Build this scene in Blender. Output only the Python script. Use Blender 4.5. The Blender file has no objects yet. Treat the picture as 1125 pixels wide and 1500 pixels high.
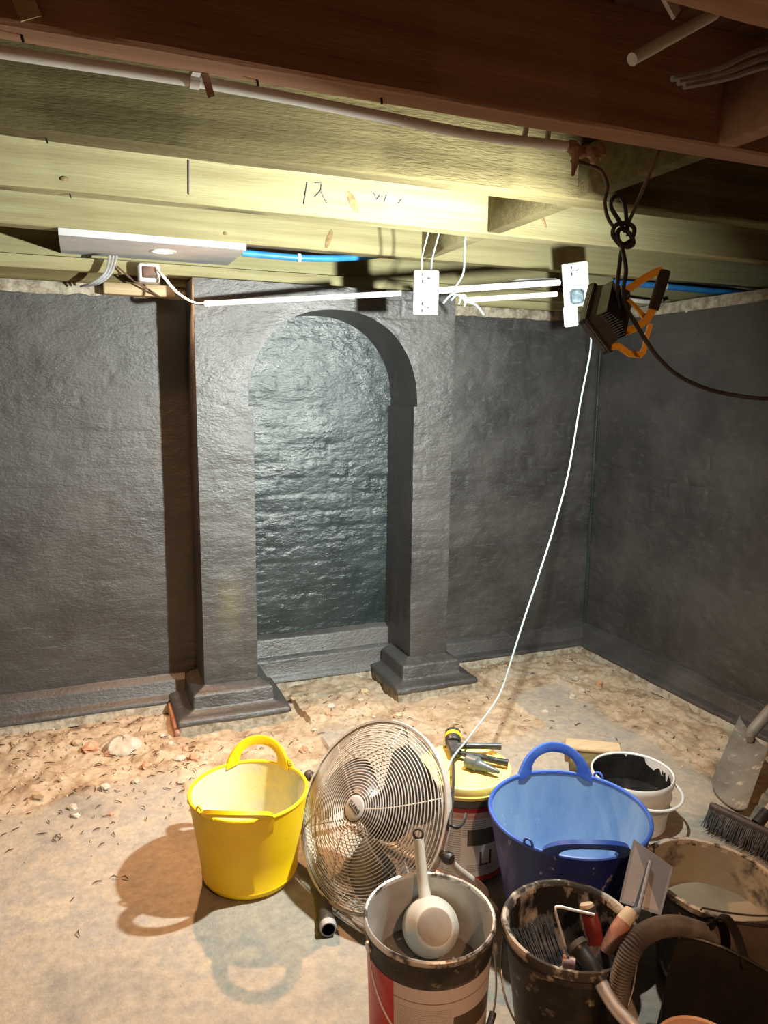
import bpy, math, random
import numpy as np
from mathutils import Vector, Matrix

random.seed(7)
rng = np.random.default_rng(7)
SC = bpy.context.scene
COL = SC.collection
PI = math.pi

# ---------------------------------------------------------------- camera
YAW, PIT, ROL = math.radians(22.08), math.radians(9.25), math.radians(0.667)
fw = Vector((math.sin(YAW) * math.cos(PIT), math.cos(YAW) * math.cos(PIT), -math.sin(PIT)))
rt = Vector((math.cos(YAW), -math.sin(YAW), 0))
up = rt.cross(fw)
rt2 = rt * math.cos(ROL) + up * math.sin(ROL)
up2 = -rt * math.sin(ROL) + up * math.cos(ROL)
cam = bpy.data.cameras.new('camera')
cam.sensor_fit = 'VERTICAL'
cam.sensor_height = 24.0
cam.lens = 1089.0 / 1500.0 * 24.0
cam.clip_start = 0.05
camo = bpy.data.objects.new('camera', cam)
m = Matrix.Identity(4)
for i in range(3):
    m[i][0], m[i][1], m[i][2] = rt2[i], up2[i], -fw[i]
m[0][3], m[1][3], m[2][3] = 0.0, 0.0, 1.3
camo.matrix_world = m
COL.objects.link(camo)
SC.camera = camo

# ---------------------------------------------------------------- light
SC.view_settings.view_transform = 'Standard'
SC.view_settings.look = 'None'
SC.view_settings.exposure = 0.3
SC.view_settings.gamma = 1.0
SC.view_settings.use_curve_mapping = False
W = bpy.data.worlds.new('world')
W.use_nodes = True
W.node_tree.nodes['Background'].inputs[0].default_value = (1.0, 0.66, 0.45, 1)
W.node_tree.nodes['Background'].inputs[1].default_value = 0.04
SC.world = W

FLOOD_W, FLOOD_COL = 62.0, (0.95, 1.0, 0.93)
DOWN_W, DOWN_COL = 17.0, (1.0, 0.53, 0.27)
DOWN2_W = 22.0

LAMP = Vector((1.13, 1.46, 1.475))          # work light, hanging
DL1 = Vector((0.305, 2.91, 1.79))           # downlight in the board
DL2 = Vector((0.55, -0.25, 1.79))           # its twin behind the camera


def area(name, loc, direction, size, power, color, spread=180):
    l = bpy.data.lights.new(name, 'AREA')
    l.shape = 'DISK'
    l.size = size
    l.energy = power
    l.color = color
    l.spread = math.radians(spread)
    o = bpy.data.objects.new(name, l)
    o.matrix_world = Matrix.Translation(loc) @ Vector(direction).to_track_quat('-Z', 'Y').to_matrix().to_4x4()
    COL.objects.link(o)
    return o


# ---------------------------------------------------------------- helpers
PERM = rng.permutation(512)
VALS = rng.random(512)


def vnoise(x, y, seed=0):
    x = np.asarray(x, float) + seed * 17.31
    y = np.asarray(y, float) + seed * 5.77
    xi = np.floor(x).astype(int)
    yi = np.floor(y).astype(int)
    fx = x - xi
    fy = y - yi
    fx = fx * fx * (3 - 2 * fx)
    fy = fy * fy * (3 - 2 * fy)
    h = lambda a, b: VALS[(PERM[a & 511] + b) & 511]
    return (h(xi, yi) * (1 - fx) + h(xi + 1, yi) * fx) * (1 - fy) + (h(xi, yi + 1) * (1 - fx) + h(xi + 1, yi + 1) * fx) * fy


def fbm(x, y, seed=0, octv=4):
    t, a, s = 0, 0.5, 1.0
    for k in range(octv):
        t = t + a * (vnoise(np.asarray(x) * s, np.asarray(y) * s, seed + k * 3) - 0.5)
        a *= 0.5
        s *= 2.03
    return t


class MB:
    def __init__(s):
        s.v, s.f, s.n = [], [], 0

    def add(s, vs, fs):
        b = s.n
        s.v.extend([tuple(p) for p in vs])
        s.n += len(vs)
        s.f.extend([tuple(i + b for i in f) for f in fs])
        return s

    def box(s, x0, x1, y0, y1, z0, z1, M=None, bev=0.0):
        if bev > 0:
            return s.bbox(x0, x1, y0, y1, z0, z1, M, bev)
        vs = [Vector((x, y, z)) for z in (z0, z1) for y in (y0, y1) for x in (x0, x1)]
        if M is not None:
            vs = [M @ p for p in vs]
        return s.add(vs, [(0, 2, 3, 1), (4, 5, 7, 6), (0, 1, 5, 4), (2, 6, 7, 3), (0, 4, 6, 2), (1, 3, 7, 5)])

    def bbox(s, x0, x1, y0, y1, z0, z1, M, b):
        # octagonal section in XY with chamfered top and bottom
        def ring(i, z):
            a, c, d, e = x0 + i, x1 - i, y0 + i, y1 - i
            return [(a + b, d, z), (c - b, d, z), (c, d + b, z), (c, e - b, z), (c - b, e, z), (a + b, e, z), (a, e - b, z), (a, d + b, z)]
        vs = ring(b * .7, z0) + ring(0, z0 + b) + ring(0, z1 - b) + ring(b * .7, z1)
        vs = [Vector(p) for p in vs]
        if M is not None:
            vs = [M @ p for p in vs]
        fs = [tuple(range(7, -1, -1)), tuple(range(24, 32))]
        for k in range(3):
            for i in range(8):
                j = (i + 1) % 8
                fs.append((k * 8 + i, k * 8 + j, k * 8 + 8 + j, k * 8 + 8 + i))
        return s.add(vs, fs)

    def grid(s, P, flip=False, closeu=False):
        # P: array (nu, nv, 3)
        nu, nv = P.shape[:2]
        vs = P.reshape(-1, 3)
        fs = []
        for i in range(nu if closeu else nu - 1):
            i2 = (i + 1) % nu
            for j in range(nv - 1):
                a, b, c, d = i * nv + j, i2 * nv + j, i2 * nv + j + 1, i * nv + j + 1
                fs.append((a, d, c, b) if flip else (a, b, c, d))
        return s.add(vs.tolist(), fs)

    def lathe(s, prof, seg=56, c=(0, 0, 0), M=None, a0=0, a1=2 * PI, dz=None):
        full = abs(a1 - a0 - 2 * PI) < 1e-6
        n = seg if full else seg + 1
        P = np.zeros((n, len(prof), 3))
        for i in range(n):
            a = a0 + (a1 - a0) * i / seg
            for j, (r, z) in enumerate(prof):
                zz = z + (dz(a, r, z) if dz else 0)
                P[i, j] = (c[0] + r * math.cos(a), c[1] + r * math.sin(a), c[2] + zz)
        if M is not None:
            Q = P.reshape(-1, 3)
            Q = np.array([tuple(M @ Vector(q)) for q in Q])
            P = Q.reshape(P.shape)
        return s.grid(P, closeu=full)

    def tube(s, pts, r, seg=8, sm=0, caps=True, closed=False):
        pts = [Vector(p) for p in pts]
        if sm:
            pts = smooth(pts, sm, closed)
        n = len(pts)
        rs = r if hasattr(r, '__len__') else [r] * n
        if len(rs) != n:
            rs = list(np.interp(np.linspace(0, 1, n), np.linspace(0, 1, len(rs)), rs))
        T = []
        for i in range(n):
            a = pts[(i - 1) % n] if closed or i > 0 else pts[i]
            b = pts[(i + 1) % n] if closed or i < n - 1 else pts[i]
            d = (b - a)
            T.append(d.normalized() if d.length > 1e-9 else Vector((0, 0, 1)))
        N = T[0].orthogonal().normalized()
        vs = []
        for i in range(n):
            N = (N - T[i] * N.dot(T[i]))
            N = N.normalized() if N.length > 1e-6 else T[i].orthogonal().normalized()
            B = T[i].cross(N)
            for k in range(seg):
                a = 2 * PI * k / seg
                vs.append(pts[i] + (N * math.cos(a) + B * math.sin(a)) * rs[i])
        fs = []
        for i in range(n if closed else n - 1):
            i2 = (i + 1) % n
            for k in range(seg):
                k2 = (k + 1) % seg
                fs.append((i * seg + k, i * seg + k2, i2 * seg + k2, i2 * seg + k))
        if caps and not closed:
            fs.append(tuple(range(seg - 1, -1, -1)))
            fs.append(tuple(range((n - 1) * seg, n * seg)))
        return s.add(vs, fs)

    def ribbon(s, pts, w, t, side):
        # flat bar of width w (along 'side') and thickness t
        pts = [Vector(p) for p in pts]
        n = len(pts)
        vs = []
        for i in range(n):
            d = (pts[min(i + 1, n - 1)] - pts[max(i - 1, 0)]).normalized()
            sd = Vector(side)
            sd = (sd - d * sd.dot(d)).normalized()
            nn = d.cross(sd)
            for a, b in ((-1, -1), (1, -1), (1, 1), (-1, 1)):
                vs.append(pts[i] + sd * (a * w / 2) + nn * (b * t / 2))
        fs = [(3, 2, 1, 0), tuple(range((n - 1) * 4, n * 4))]
        for i in range(n - 1):
            for k in range(4):
                k2 = (k + 1) % 4
                fs.append((i * 4 + k, i * 4 + k2, i * 4 + 4 + k2, i * 4 + 4 + k))
        return s.add(vs, fs)

    def disc(s, c, r, M=None, seg=40, jit=0):
        vs = [Vector((c[0] + r * math.cos(2 * PI * i / seg), c[1] + r * math.sin(2 * PI * i / seg), c[2])) for i in range(seg)]
        if M is not None:
            vs = [M @ p for p in vs]
        return s.add(vs, [tuple(range(seg))])

    def rock(s, c, sx, sy, sz, seed):
        r = random.Random(seed)
        nu, nv = 8, 5
        vs = [(c[0], c[1], c[2] + sz)]
        for j in range(1, nv):
            ph = PI * j / nv
            for i in range(nu):
                a = 2 * PI * (i + .5 * (j % 2)) / nu
                k = 0.75 + r.random() * .45
                vs.append((c[0] + sx * k * math.sin(ph) * math.cos(a), c[1] + sy * k * math.sin(ph) * math.sin(a), c[2] + sz * k * math.cos(ph)))
        vs.append((c[0], c[1], c[2] - sz))
        fs = []
        for i in range(nu):
            fs.append((0, 1 + i, 1 + (i + 1) % nu))
            for j in range(nv - 2):
                a = 1 + j * nu
                fs.append((a + i, a + nu + i, a + nu + (i + 1) % nu, a + (i + 1) % nu))
            fs.append((len(vs) - 1, 1 + (nv - 2) * nu + (i + 1) % nu, 1 + (nv - 2) * nu + i))
        return s.add(vs, fs)

    def build(s, name, mat, parent=None, smooth_=True, sharp=40):
        me = bpy.data.meshes.new(name)
        me.from_pydata(s.v, [], s.f)
        me.update()
        o = bpy.data.objects.new(name, me)
        COL.objects.link(o)
        if mat is not None:
            me.materials.append(mat)
        if smooth_:
            me.shade_smooth()
            if sharp:
                me.set_sharp_from_angle(angle=math.radians(sharp))
        if parent is not None:
            o.parent = parent
            o.matrix_parent_inverse = parent.matrix_world.inverted()
        return o


def smooth(pts, k, closed=False):
    out = []
    n = len(pts)
    for i in range(n if closed else n - 1):
        g = lambda q: pts[q % n] if closed else pts[max(0, min(n - 1, q))]
        p0, p1, p2, p3 = g(i - 1), g(i), g(i + 1), g(i + 2)
        for j in range(k):
            t = j / k
            out.append(0.5 * ((2 * p1) + (p2 - p0) * t + (2 * p0 - 5 * p1 + 4 * p2 - p3) * t * t + (3 * p1 - p0 - 3 * p2 + p3) * t ** 3))
    if not closed:
        out.append(pts[-1])
    return out


def tag(o, label, cat, group=None, kind=None):
    o['label'] = label
    o['category'] = cat
    if group:
        o['group'] = group
    if kind:
        o['kind'] = kind
    return o


def thing(name, loc, label, cat, group=None):
    o = bpy.data.objects.new(name, None)
    o.empty_display_size = .05
    COL.objects.link(o)
    o.location = loc
    o.matrix_world = Matrix.Translation(loc)
    return tag(o, label, cat, group)


def struct(o, label, cat):
    o['kind'] = 'structure'
    o['label'] = label
    o['category'] = cat
    return o


def frame(o, z, x=None):
    """matrix with local Z along z, X near x, at o"""
    z = Vector(z).normalized()
    x = Vector(x) if x is not None else z.orthogonal()
    x = (x - z * x.dot(z)).normalized()
    y = z.cross(x)
    M = Matrix.Identity(4)
    for i in range(3):
        M[i][0], M[i][1], M[i][2], M[i][3] = x[i], y[i], z[i], o[i]
    return M


def text_mesh(txt, size, extrude=0.0005):
    cu = bpy.data.curves.new('lettering', 'FONT')
    cu.body = txt
    cu.size = size
    cu.extrude = extrude
    cu.align_x = 'CENTER'
    cu.resolution_u = 2
    o = bpy.data.objects.new('lettering_tmp', cu)
    COL.objects.link(o)
    dg = bpy.context.evaluated_depsgraph_get()
    me = bpy.data.meshes.new_from_object(o.evaluated_get(dg))
    v = [tuple(p.co) for p in me.vertices]
    f = [tuple(p.vertices) for p in me.polygons]
    bpy.data.objects.remove(o)
    bpy.data.curves.remove(cu)
    bpy.data.meshes.remove(me)
    return v, f


# ---------------------------------------------------------------- materials
def mat(name, c, rough=.6, metal=0.0, spec=.5, c2=None, scale=6.0, lo=.4, hi=.6, stretch=(1, 1, 1), detail=6, bump=0.0, bscale=40.0,
        bstretch=(1, 1, 1), c3=None, scale3=20.0, lo3=.6, hi3=.66, rough2=None, emit=0, trans=0, sss=0, alpha=1, coat=0, rough3=None, stretch3=(1, 1, 1)):
    M = bpy.data.materials.new(name)
    M.use_nodes = True
    nt = M.node_tree
    B = nt.nodes['Principled BSDF']
    B.inputs['Roughness'].default_value = rough
    B.inputs['Metallic'].default_value = metal
    B.inputs['Specular IOR Level'].default_value = spec
    B.inputs['Base Color'].default_value = (*c, 1)
    if trans:
        B.inputs['Transmission Weight'].default_value = trans
    if coat:
        B.inputs['Coat Weight'].default_value = coat
    if emit:
        B.inputs['Emission Color'].default_value = (*c, 1)
        B.inputs['Emission Strength'].default_value = emit
    tc = nt.nodes.new('ShaderNodeTexCoord')

    def noise(sc, st, det=6):
        mp = nt.nodes.new('ShaderNodeMapping')
        mp.inputs['Scale'].default_value = st
        nt.links.new(tc.outputs['Object'], mp.inputs['Vector'])
        n = nt.nodes.new('ShaderNodeTexNoise')
        n.inputs['Scale'].default_value = sc
        n.inputs['Detail'].default_value = det
        n.inputs['Roughness'].default_value = .62
        nt.links.new(mp.outputs[0], n.inputs['Vector'])
        return n

    def ramp(n, a, b):
        r = nt.nodes.new('ShaderNodeMapRange')
        r.inputs['From Min'].default_value = a
        r.inputs['From Max'].default_value = b
        nt.links.new(n.outputs['Fac'], r.inputs['Value'])
        return r

    def mix(fac, a, b):
        x = nt.nodes.new('ShaderNodeMix')
        x.data_type = 'RGBA'
        nt.links.new(fac.outputs[0], x.inputs[0])
        for sock, val in ((6, a), (7, b)):
            if isinstance(val, tuple):
                x.inputs[sock].default_value = (*val, 1)
            else:
                nt.links.new(val, x.inputs[sock])
        return x.outputs[2]
    col = c
    if c2 is not None:
        r = ramp(noise(scale, stretch, detail), lo, hi)
        col = mix(r, c, c2)
        if rough2 is not None:
            rr = nt.nodes.new('ShaderNodeMapRange')
            rr.inputs['To Min'].default_value = rough
            rr.inputs['To Max'].default_value = rough2
            nt.links.new(r.outputs[0], rr.inputs['Value'])
            nt.links.new(rr.outputs[0], B.inputs['Roughness'])
    if c3 is not None:
        r = ramp(noise(scale3, stretch3, 5), lo3, hi3)
        col = mix(r, col, c3)
    if not isinstance(col, tuple):
        nt.links.new(col, B.inputs['Base Color'])
    if bump:
        n = noise(bscale, bstretch, 5)
        b = nt.nodes.new('ShaderNodeBump')
        b.inputs['Strength'].default_value = bump
        b.inputs['Distance'].default_value = .004
        nt.links.new(n.outputs['Fac'], b.inputs['Height'])
        nt.links.new(b.outputs[0], B.inputs['Normal'])
    return M


WG = (.35, 7, 7)   # wood grain stretch, along X
M_paint = mat('black_tanking_paint', (.031, .029, .028), .42, spec=.9, c2=(.063, .058, .055), scale=3.4, lo=.36, hi=.66, bump=.75, bscale=70, bstretch=(.8, .8, 1.6), rough2=.56, c3=(.074, .070, .069), scale3=34, stretch3=(.45, .45, 1.5), lo3=.58, hi3=.72)
M_paint_niche = mat('black_tanking_paint_glossy', (.015, .025, .028), .22, spec=.68, c2=(.026, .038, .041), scale=4.5, lo=.38, hi=.62, bump=.9, bscale=60, bstretch=(.8, .8, 1.5), rough2=.38)
M_mortar = mat('pale_mortar', (.42, .38, .30), .95, c2=(.22, .17, .12), scale=28, lo=.42, hi=.62, bump=1.0, bscale=70)
M_brick = mat('raw_red_brick', (.50, .20, .13), .9, c2=(.62, .36, .26), scale=30, bump=.8, bscale=90)
M_wood_green = mat('treated_green_timber', (.36, .325, .17), .8, c2=(.25, .215, .10), scale=4, stretch=WG, lo=.38, hi=.66, bump=.5, bscale=45, bstretch=(.3, 5, 5), c3=(.24, .17, .08), scale3=3.0, stretch3=(.6, 3, 3), lo3=.68, hi3=.8)
M_wood_olive = mat('rough_olive_timber', (.165, .135, .062), .95, spec=.2, c2=(.10, .08, .035), scale=5, stretch=WG, lo=.35, hi=.65, bump=1.0, bscale=90, bstretch=(.35, 2, 2))
M_wood_brown = mat('brown_sawn_timber', (.40, .235, .155), .9, spec=.2, c2=(.27, .145, .09), scale=4, stretch=WG, lo=.35, hi=.7, bump=.5, bscale=50, bstretch=(.3, 4, 4), c3=(.10, .05, .03), scale3=3, stretch3=(.6, 3, 3), lo3=.69, hi3=.8)
M_wood_pale = mat('pale_timber', (.55, .42, .26), .8, c2=(.42, .30, .17), scale=6, stretch=WG, bump=.4, bscale=50, bstretch=(.3, 4, 4))
M_board = mat('floorboard_timber', (.20, .115, .07), .9, c2=(.12, .065, .04), scale=5, stretch=(7, .35, 7), bump=.4, bscale=40, bstretch=(4, .3, 4))
M_white = mat('white_plastic', (.80, .80, .78), .35, c2=(.70, .69, .66), scale=20, lo=.45, hi=.75)
M_socket = mat('socket_white', (.46, .46, .45), .4)
M_whiteboard = mat('primed_grey_board', (.62, .62, .63), .7, c2=(.56, .56, .58), scale=14)
M_blackpl = mat('black_plastic', (.018, .018, .019), .42, c2=(.035, .034, .033), scale=22, bump=.15)
M_dark = mat('dark_hole', (.012, .011, .010), .8)
M_cable_brown = mat('brown_dusty_cable', (.16, .09, .065), .6, c2=(.10, .06, .045), scale=30)
M_cable_black = mat('black_rubber_cable', (.02, .018, .017), .5)
M_cable_grey = mat('grey_cable', (.40, .40, .42), .5, c2=(.30, .29, .30), scale=30)
M_cable_white = mat('white_cable', (.27, .32, .32), .55)
M_bluepipe = mat('blue_water_pipe', (.03, .22, .62), .4, c2=(.05, .32, .75), scale=9)
M_orange = mat('orange_steel', (.95, .50, .04), .42, c2=(.88, .42, .03), scale=30)
M_steel = mat('steel', (.55, .54, .52), .35, metal=1.0, c2=(.40, .38, .36), scale=30, rough2=.55)
M_chrome = mat('chrome', (.85, .84, .84), .38, metal=.7)
M_wire = mat('wire', (.50, .47, .43), .4, metal=1.0)
M_yellow = mat('yellow_rubber', (.93, .66, .005), .5, c2=(.86, .56, .005), scale=6, lo=.4, hi=.7, c3=(.60, .42, .08), scale3=30, lo3=.68, hi3=.8)
M_yellow_in = mat('plaster_smeared_yellow', (.88, .72, .22), .75, c2=(.54, .55, .43), scale=5, lo=.34, hi=.56, c3=(.86, .84, .78), scale3=40, lo3=.68, hi3=.74, bump=.3, bscale=60)
M_blue = mat('dark_blue_rubber', (.012, .020, .17), .4, c2=(.018, .028, .24), scale=5, c3=(.50, .50, .56), scale3=42, lo3=.64, hi3=.70, stretch3=(1, 1, .45))
M_blue_in = mat('plaster_dusted_blue', (.11, .25, .50), .65, c2=(.23, .39, .60), scale=8, stretch=(1, 1, .4), lo=.35, hi=.65, c3=(.60, .70, .86), scale3=50, lo3=.66, hi3=.76)
M_bluerim = mat('blue_rubber_rim', (.03, .085, .42), .42, c2=(.06, .15, .52), scale=12)
M_bitumen = mat('wet_black_bitumen', (.010, .010, .011), .25, c2=(.018, .018, .018), scale=20, bump=.3, bscale=40)
M_bucket_in = mat('stained_white_inside', (.66, .68, .70), .4, c2=(.56, .56, .56), scale=13)
M_drum = mat('grey_black_drum', (.055, .058, .065), .5, c2=(.11, .11, .12), scale=14, c3=(.45, .42, .38), scale3=45, lo3=.68, hi3=.75)
M_drumrim = mat('scuffed_steel_rim', (.58, .55, .52), .4, metal=.6, c2=(.10, .085, .075), scale=26, lo=.5, hi=.6)
M_drum_in = mat('dusty_drum_inside', (.46, .47, .45), .7, c2=(.34, .34, .33), scale=9, c3=(.24, .22, .21), scale3=30, lo3=.6, hi3=.75)
M_slurry = mat('grey_cement_powder', (.19, .175, .15), .85, c2=(.14, .125, .11), scale=14, bump=.6, bscale=60)
M_slurry2 = mat('wet_cement_wash', (.33, .31, .24), .45, c2=(.25, .23, .18), scale=7)
M_lidyellow = mat('yellow_lid', (.90, .78, .20), .5, c2=(.84, .70, .26), scale=9, c3=(.55, .42, .16), scale3=25, lo3=.68, hi3=.8)
M_mixtub = mat('black_cement_caked', (.020, .019, .018), .6, c2=(.06, .055, .05), scale=16, c3=(.46, .42, .35), scale3=22, lo3=.58, hi3=.66)
M_mixtub_in = mat('cement_lined_black', (.34, .32, .25), .75, c2=(.09, .085, .08), scale=9, lo=.53, hi=.62, bump=.5, bscale=40)
M_rimcake = mat('cement_caked_rim', (.50, .46, .40), .9, c2=(.05, .045, .04), scale=20, lo=.45, hi=.55, bump=.7, bscale=60)
M_sack = mat('black_sack_plastic', (.010, .009, .009), .42, c2=(.026, .021, .018), scale=9, lo=.45, hi=.8, bump=.6, bscale=25, c3=(.30, .20, .15), scale3=40, lo3=.74, hi3=.8)
M_sack_in = mat('dusty_sack_lining', (.075, .058, .05), .7, c2=(.13, .10, .085), scale=10)
M_peach = mat('dusty_peach_plastic', (.76, .54, .40), .55, c2=(.66, .44, .31), scale=14)
M_handlewood = mat('worn_wood_handle', (.34, .15, .105), .55, c2=(.48, .32, .24), scale=18, lo=.5, hi=.7)
M_handlecream = mat('cream_handle_end', (.58, .50, .36), .6)
M_red = mat('red_handle', (.19, .018, .013), .45, c2=(.13, .012, .01), scale=25)
M_trowel = mat('dull_steel_blade', (.17, .18, .20), .45, metal=.1, c2=(.22, .22, .245), scale=9, c3=(.75, .72, .70), scale3=60, lo3=.72, hi3=.76)
M_shovel = mat('rusted_shovel_steel', (.28, .26, .23), .6, metal=.3, c2=(.20, .18, .15), scale=9, c3=(.55, .50, .40), scale3=22, lo3=.58, hi3=.68, bump=.4)
M_shaft = mat('speckled_white_shaft', (.55, .53, .50), .6, c2=(.40, .37, .34), scale=10, c3=(.10, .09, .08), scale3=90, lo3=.63, hi3=.68)
M_bristle = mat('grey_black_bristle', (.035, .034, .036), .7, c2=(.11, .105, .11), scale=60, stretch=(1, 1, .2))
M_fanwire = mat('dusty_guard_wire', (.62, .58, .52), .5, metal=.2, c2=(.50, .44, .38), scale=20)
M_fanblade = mat('dusty_aluminium_blade', (.20, .19, .20), .40, metal=.6, c2=(.09, .085, .09), scale=9, c3=(.70, .62, .55), scale3=24, lo3=.64, hi3=.75)
M_fanmotor = mat('black_motor_casing', (.03, .03, .032), .5, c2=(.07, .06, .055), scale=20)
M_badge = mat('silver_badge', (.62, .59, .56), .45, metal=.3)
M_jug = mat('milky_white_plastic', (.66, .68, .64), .45, c2=(.56, .56, .50), scale=8)
M_hose = mat('grey_ribbed_hose', (.060, .053, .050), .6, c2=(.10, .088, .08), scale=20)
M_plug = mat('smoky_clear_plug', (.06, .10, .125), .15, c2=(.17, .23, .27), scale=40, coat=.5)
M_pencil = mat('pencil_lead', (.16, .15, .17), .7)
M_straw = mat('dark_shreds', (.035, .025, .018), .8, c2=(.10, .06, .035), scale=30)
M_chip = mat('sandy_chips', (.55, .42, .27), .9, c2=(.36, .24, .14), scale=14)
M_stone = mat('pale_rubble', (.56, .50, .42), .95, c2=(.42, .35, .27), scale=22, bump=.8, bscale=60)
M_earthbrick = mat('broken_brick', (.46, .20, .11), .95, c2=(.55, .34, .22), scale=30, bump=.6)
M_fibre = mat('mineral_wool', (.30, .17, .10), .95, c2=(.42, .27, .17), scale=40, bump=1, bscale=100)
M_redsoil = M_brick


def floor_material():
    M = bpy.data.materials.new('earth_and_concrete')
    M.use_nodes = True
    nt = M.node_tree
    B = nt.nodes['Principled BSDF']
    tc = nt.nodes.new('ShaderNodeTexCoord')
    at = nt.nodes.new('ShaderNodeAttribute')
    at.attribute_name = 'earth'

    def noise(sc, det=8):
        n = nt.nodes.new('ShaderNodeTexNoise')
        n.inputs['Scale'].default_value = sc
        n.inputs['Detail'].default_value = det
        n.inputs['Roughness'].default_value = .65
        nt.links.new(tc.outputs['Object'], n.inputs['Vector'])
        return n

    def ramp(src, stops):
        r = nt.nodes.new('ShaderNodeValToRGB')
        e = r.color_ramp.elements
        e[0].position, e[0].color = stops[0][0], (*stops[0][1], 1)
        e[1].position, e[1].color = stops[-1][0], (*stops[-1][1], 1)
        for p, c in stops[1:-1]:
            q = e.new(p)
            q.color = (*c, 1)
        nt.links.new(src, r.inputs[0])
        return r.outputs[0]
    conc = ramp(noise(3.6, 10).outputs['Fac'], [(.30, (.23, .22, .20)), (.42, (.34, .31, .26)), (.50, (.41, .355, .28)), (.57, (.33, .31, .275)), (.65, (.45, .39, .30)), (.78, (.31, .28, .235))])
    earth = ramp(noise(8.0, 10).outputs['Fac'], [(.28, (.13, .085, .05)), (.40, (.33, .24, .155)), (.50, (.45, .345, .235)), (.60, (.51, .42, .31)), (.68, (.35, .27, .19)), (.78, (.48, .43, .365))])
    mx = nt.nodes.new('ShaderNodeMix')
    mx.data_type = 'RGBA'
    nt.links.new(at.outputs['Fac'], mx.inputs[0])
    nt.links.new(conc, mx.inputs[6])
    nt.links.new(earth, mx.inputs[7])
    sp = nt.nodes.new('ShaderNodeMapRange')
    sp.inputs['From Min'].default_value = .66
    sp.inputs['From Max'].default_value = .78
    nt.links.new(noise(70, 4).outputs['Fac'], sp.inputs['Value'])
    m2 = nt.nodes.new('ShaderNodeMix')
    m2.data_type = 'RGBA'
    nt.links.new(sp.outputs[0], m2.inputs[0])
    nt.links.new(mx.outputs[2], m2.inputs[6])
    m2.inputs[7].default_value = (.26, .18, .11, 1)
    gr = nt.nodes.new('ShaderNodeMapRange')
    gr.inputs['From Min'].default_value = .3
    gr.inputs['From Max'].default_value = .7
    gr.inputs['To Min'].default_value = .80
    gr.inputs['To Max'].default_value = 1.10
    nt.links.new(noise(42, 8).outputs['Fac'], gr.inputs['Value'])
    m3 = nt.nodes.new('ShaderNodeVectorMath')
    m3.operation = 'SCALE'
    nt.links.new(m2.outputs[2], m3.inputs[0])
    nt.links.new(gr.outputs[0], m3.inputs['Scale'])
    nt.links.new(m3.outputs[0], B.inputs['Base Color'])
    B.inputs['Roughness'].default_value = .88
    B.inputs['Specular IOR Level'].default_value = .25
    b = nt.nodes.new('ShaderNodeBump')
    b.inputs['Strength'].default_value = .6
    b.inputs['Distance'].default_value = .008
    nt.links.new(noise(48, 10).outputs['Fac'], b.inputs['Height'])
    nt.links.new(b.outputs[0], B.inputs['Normal'])
    return M


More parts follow.
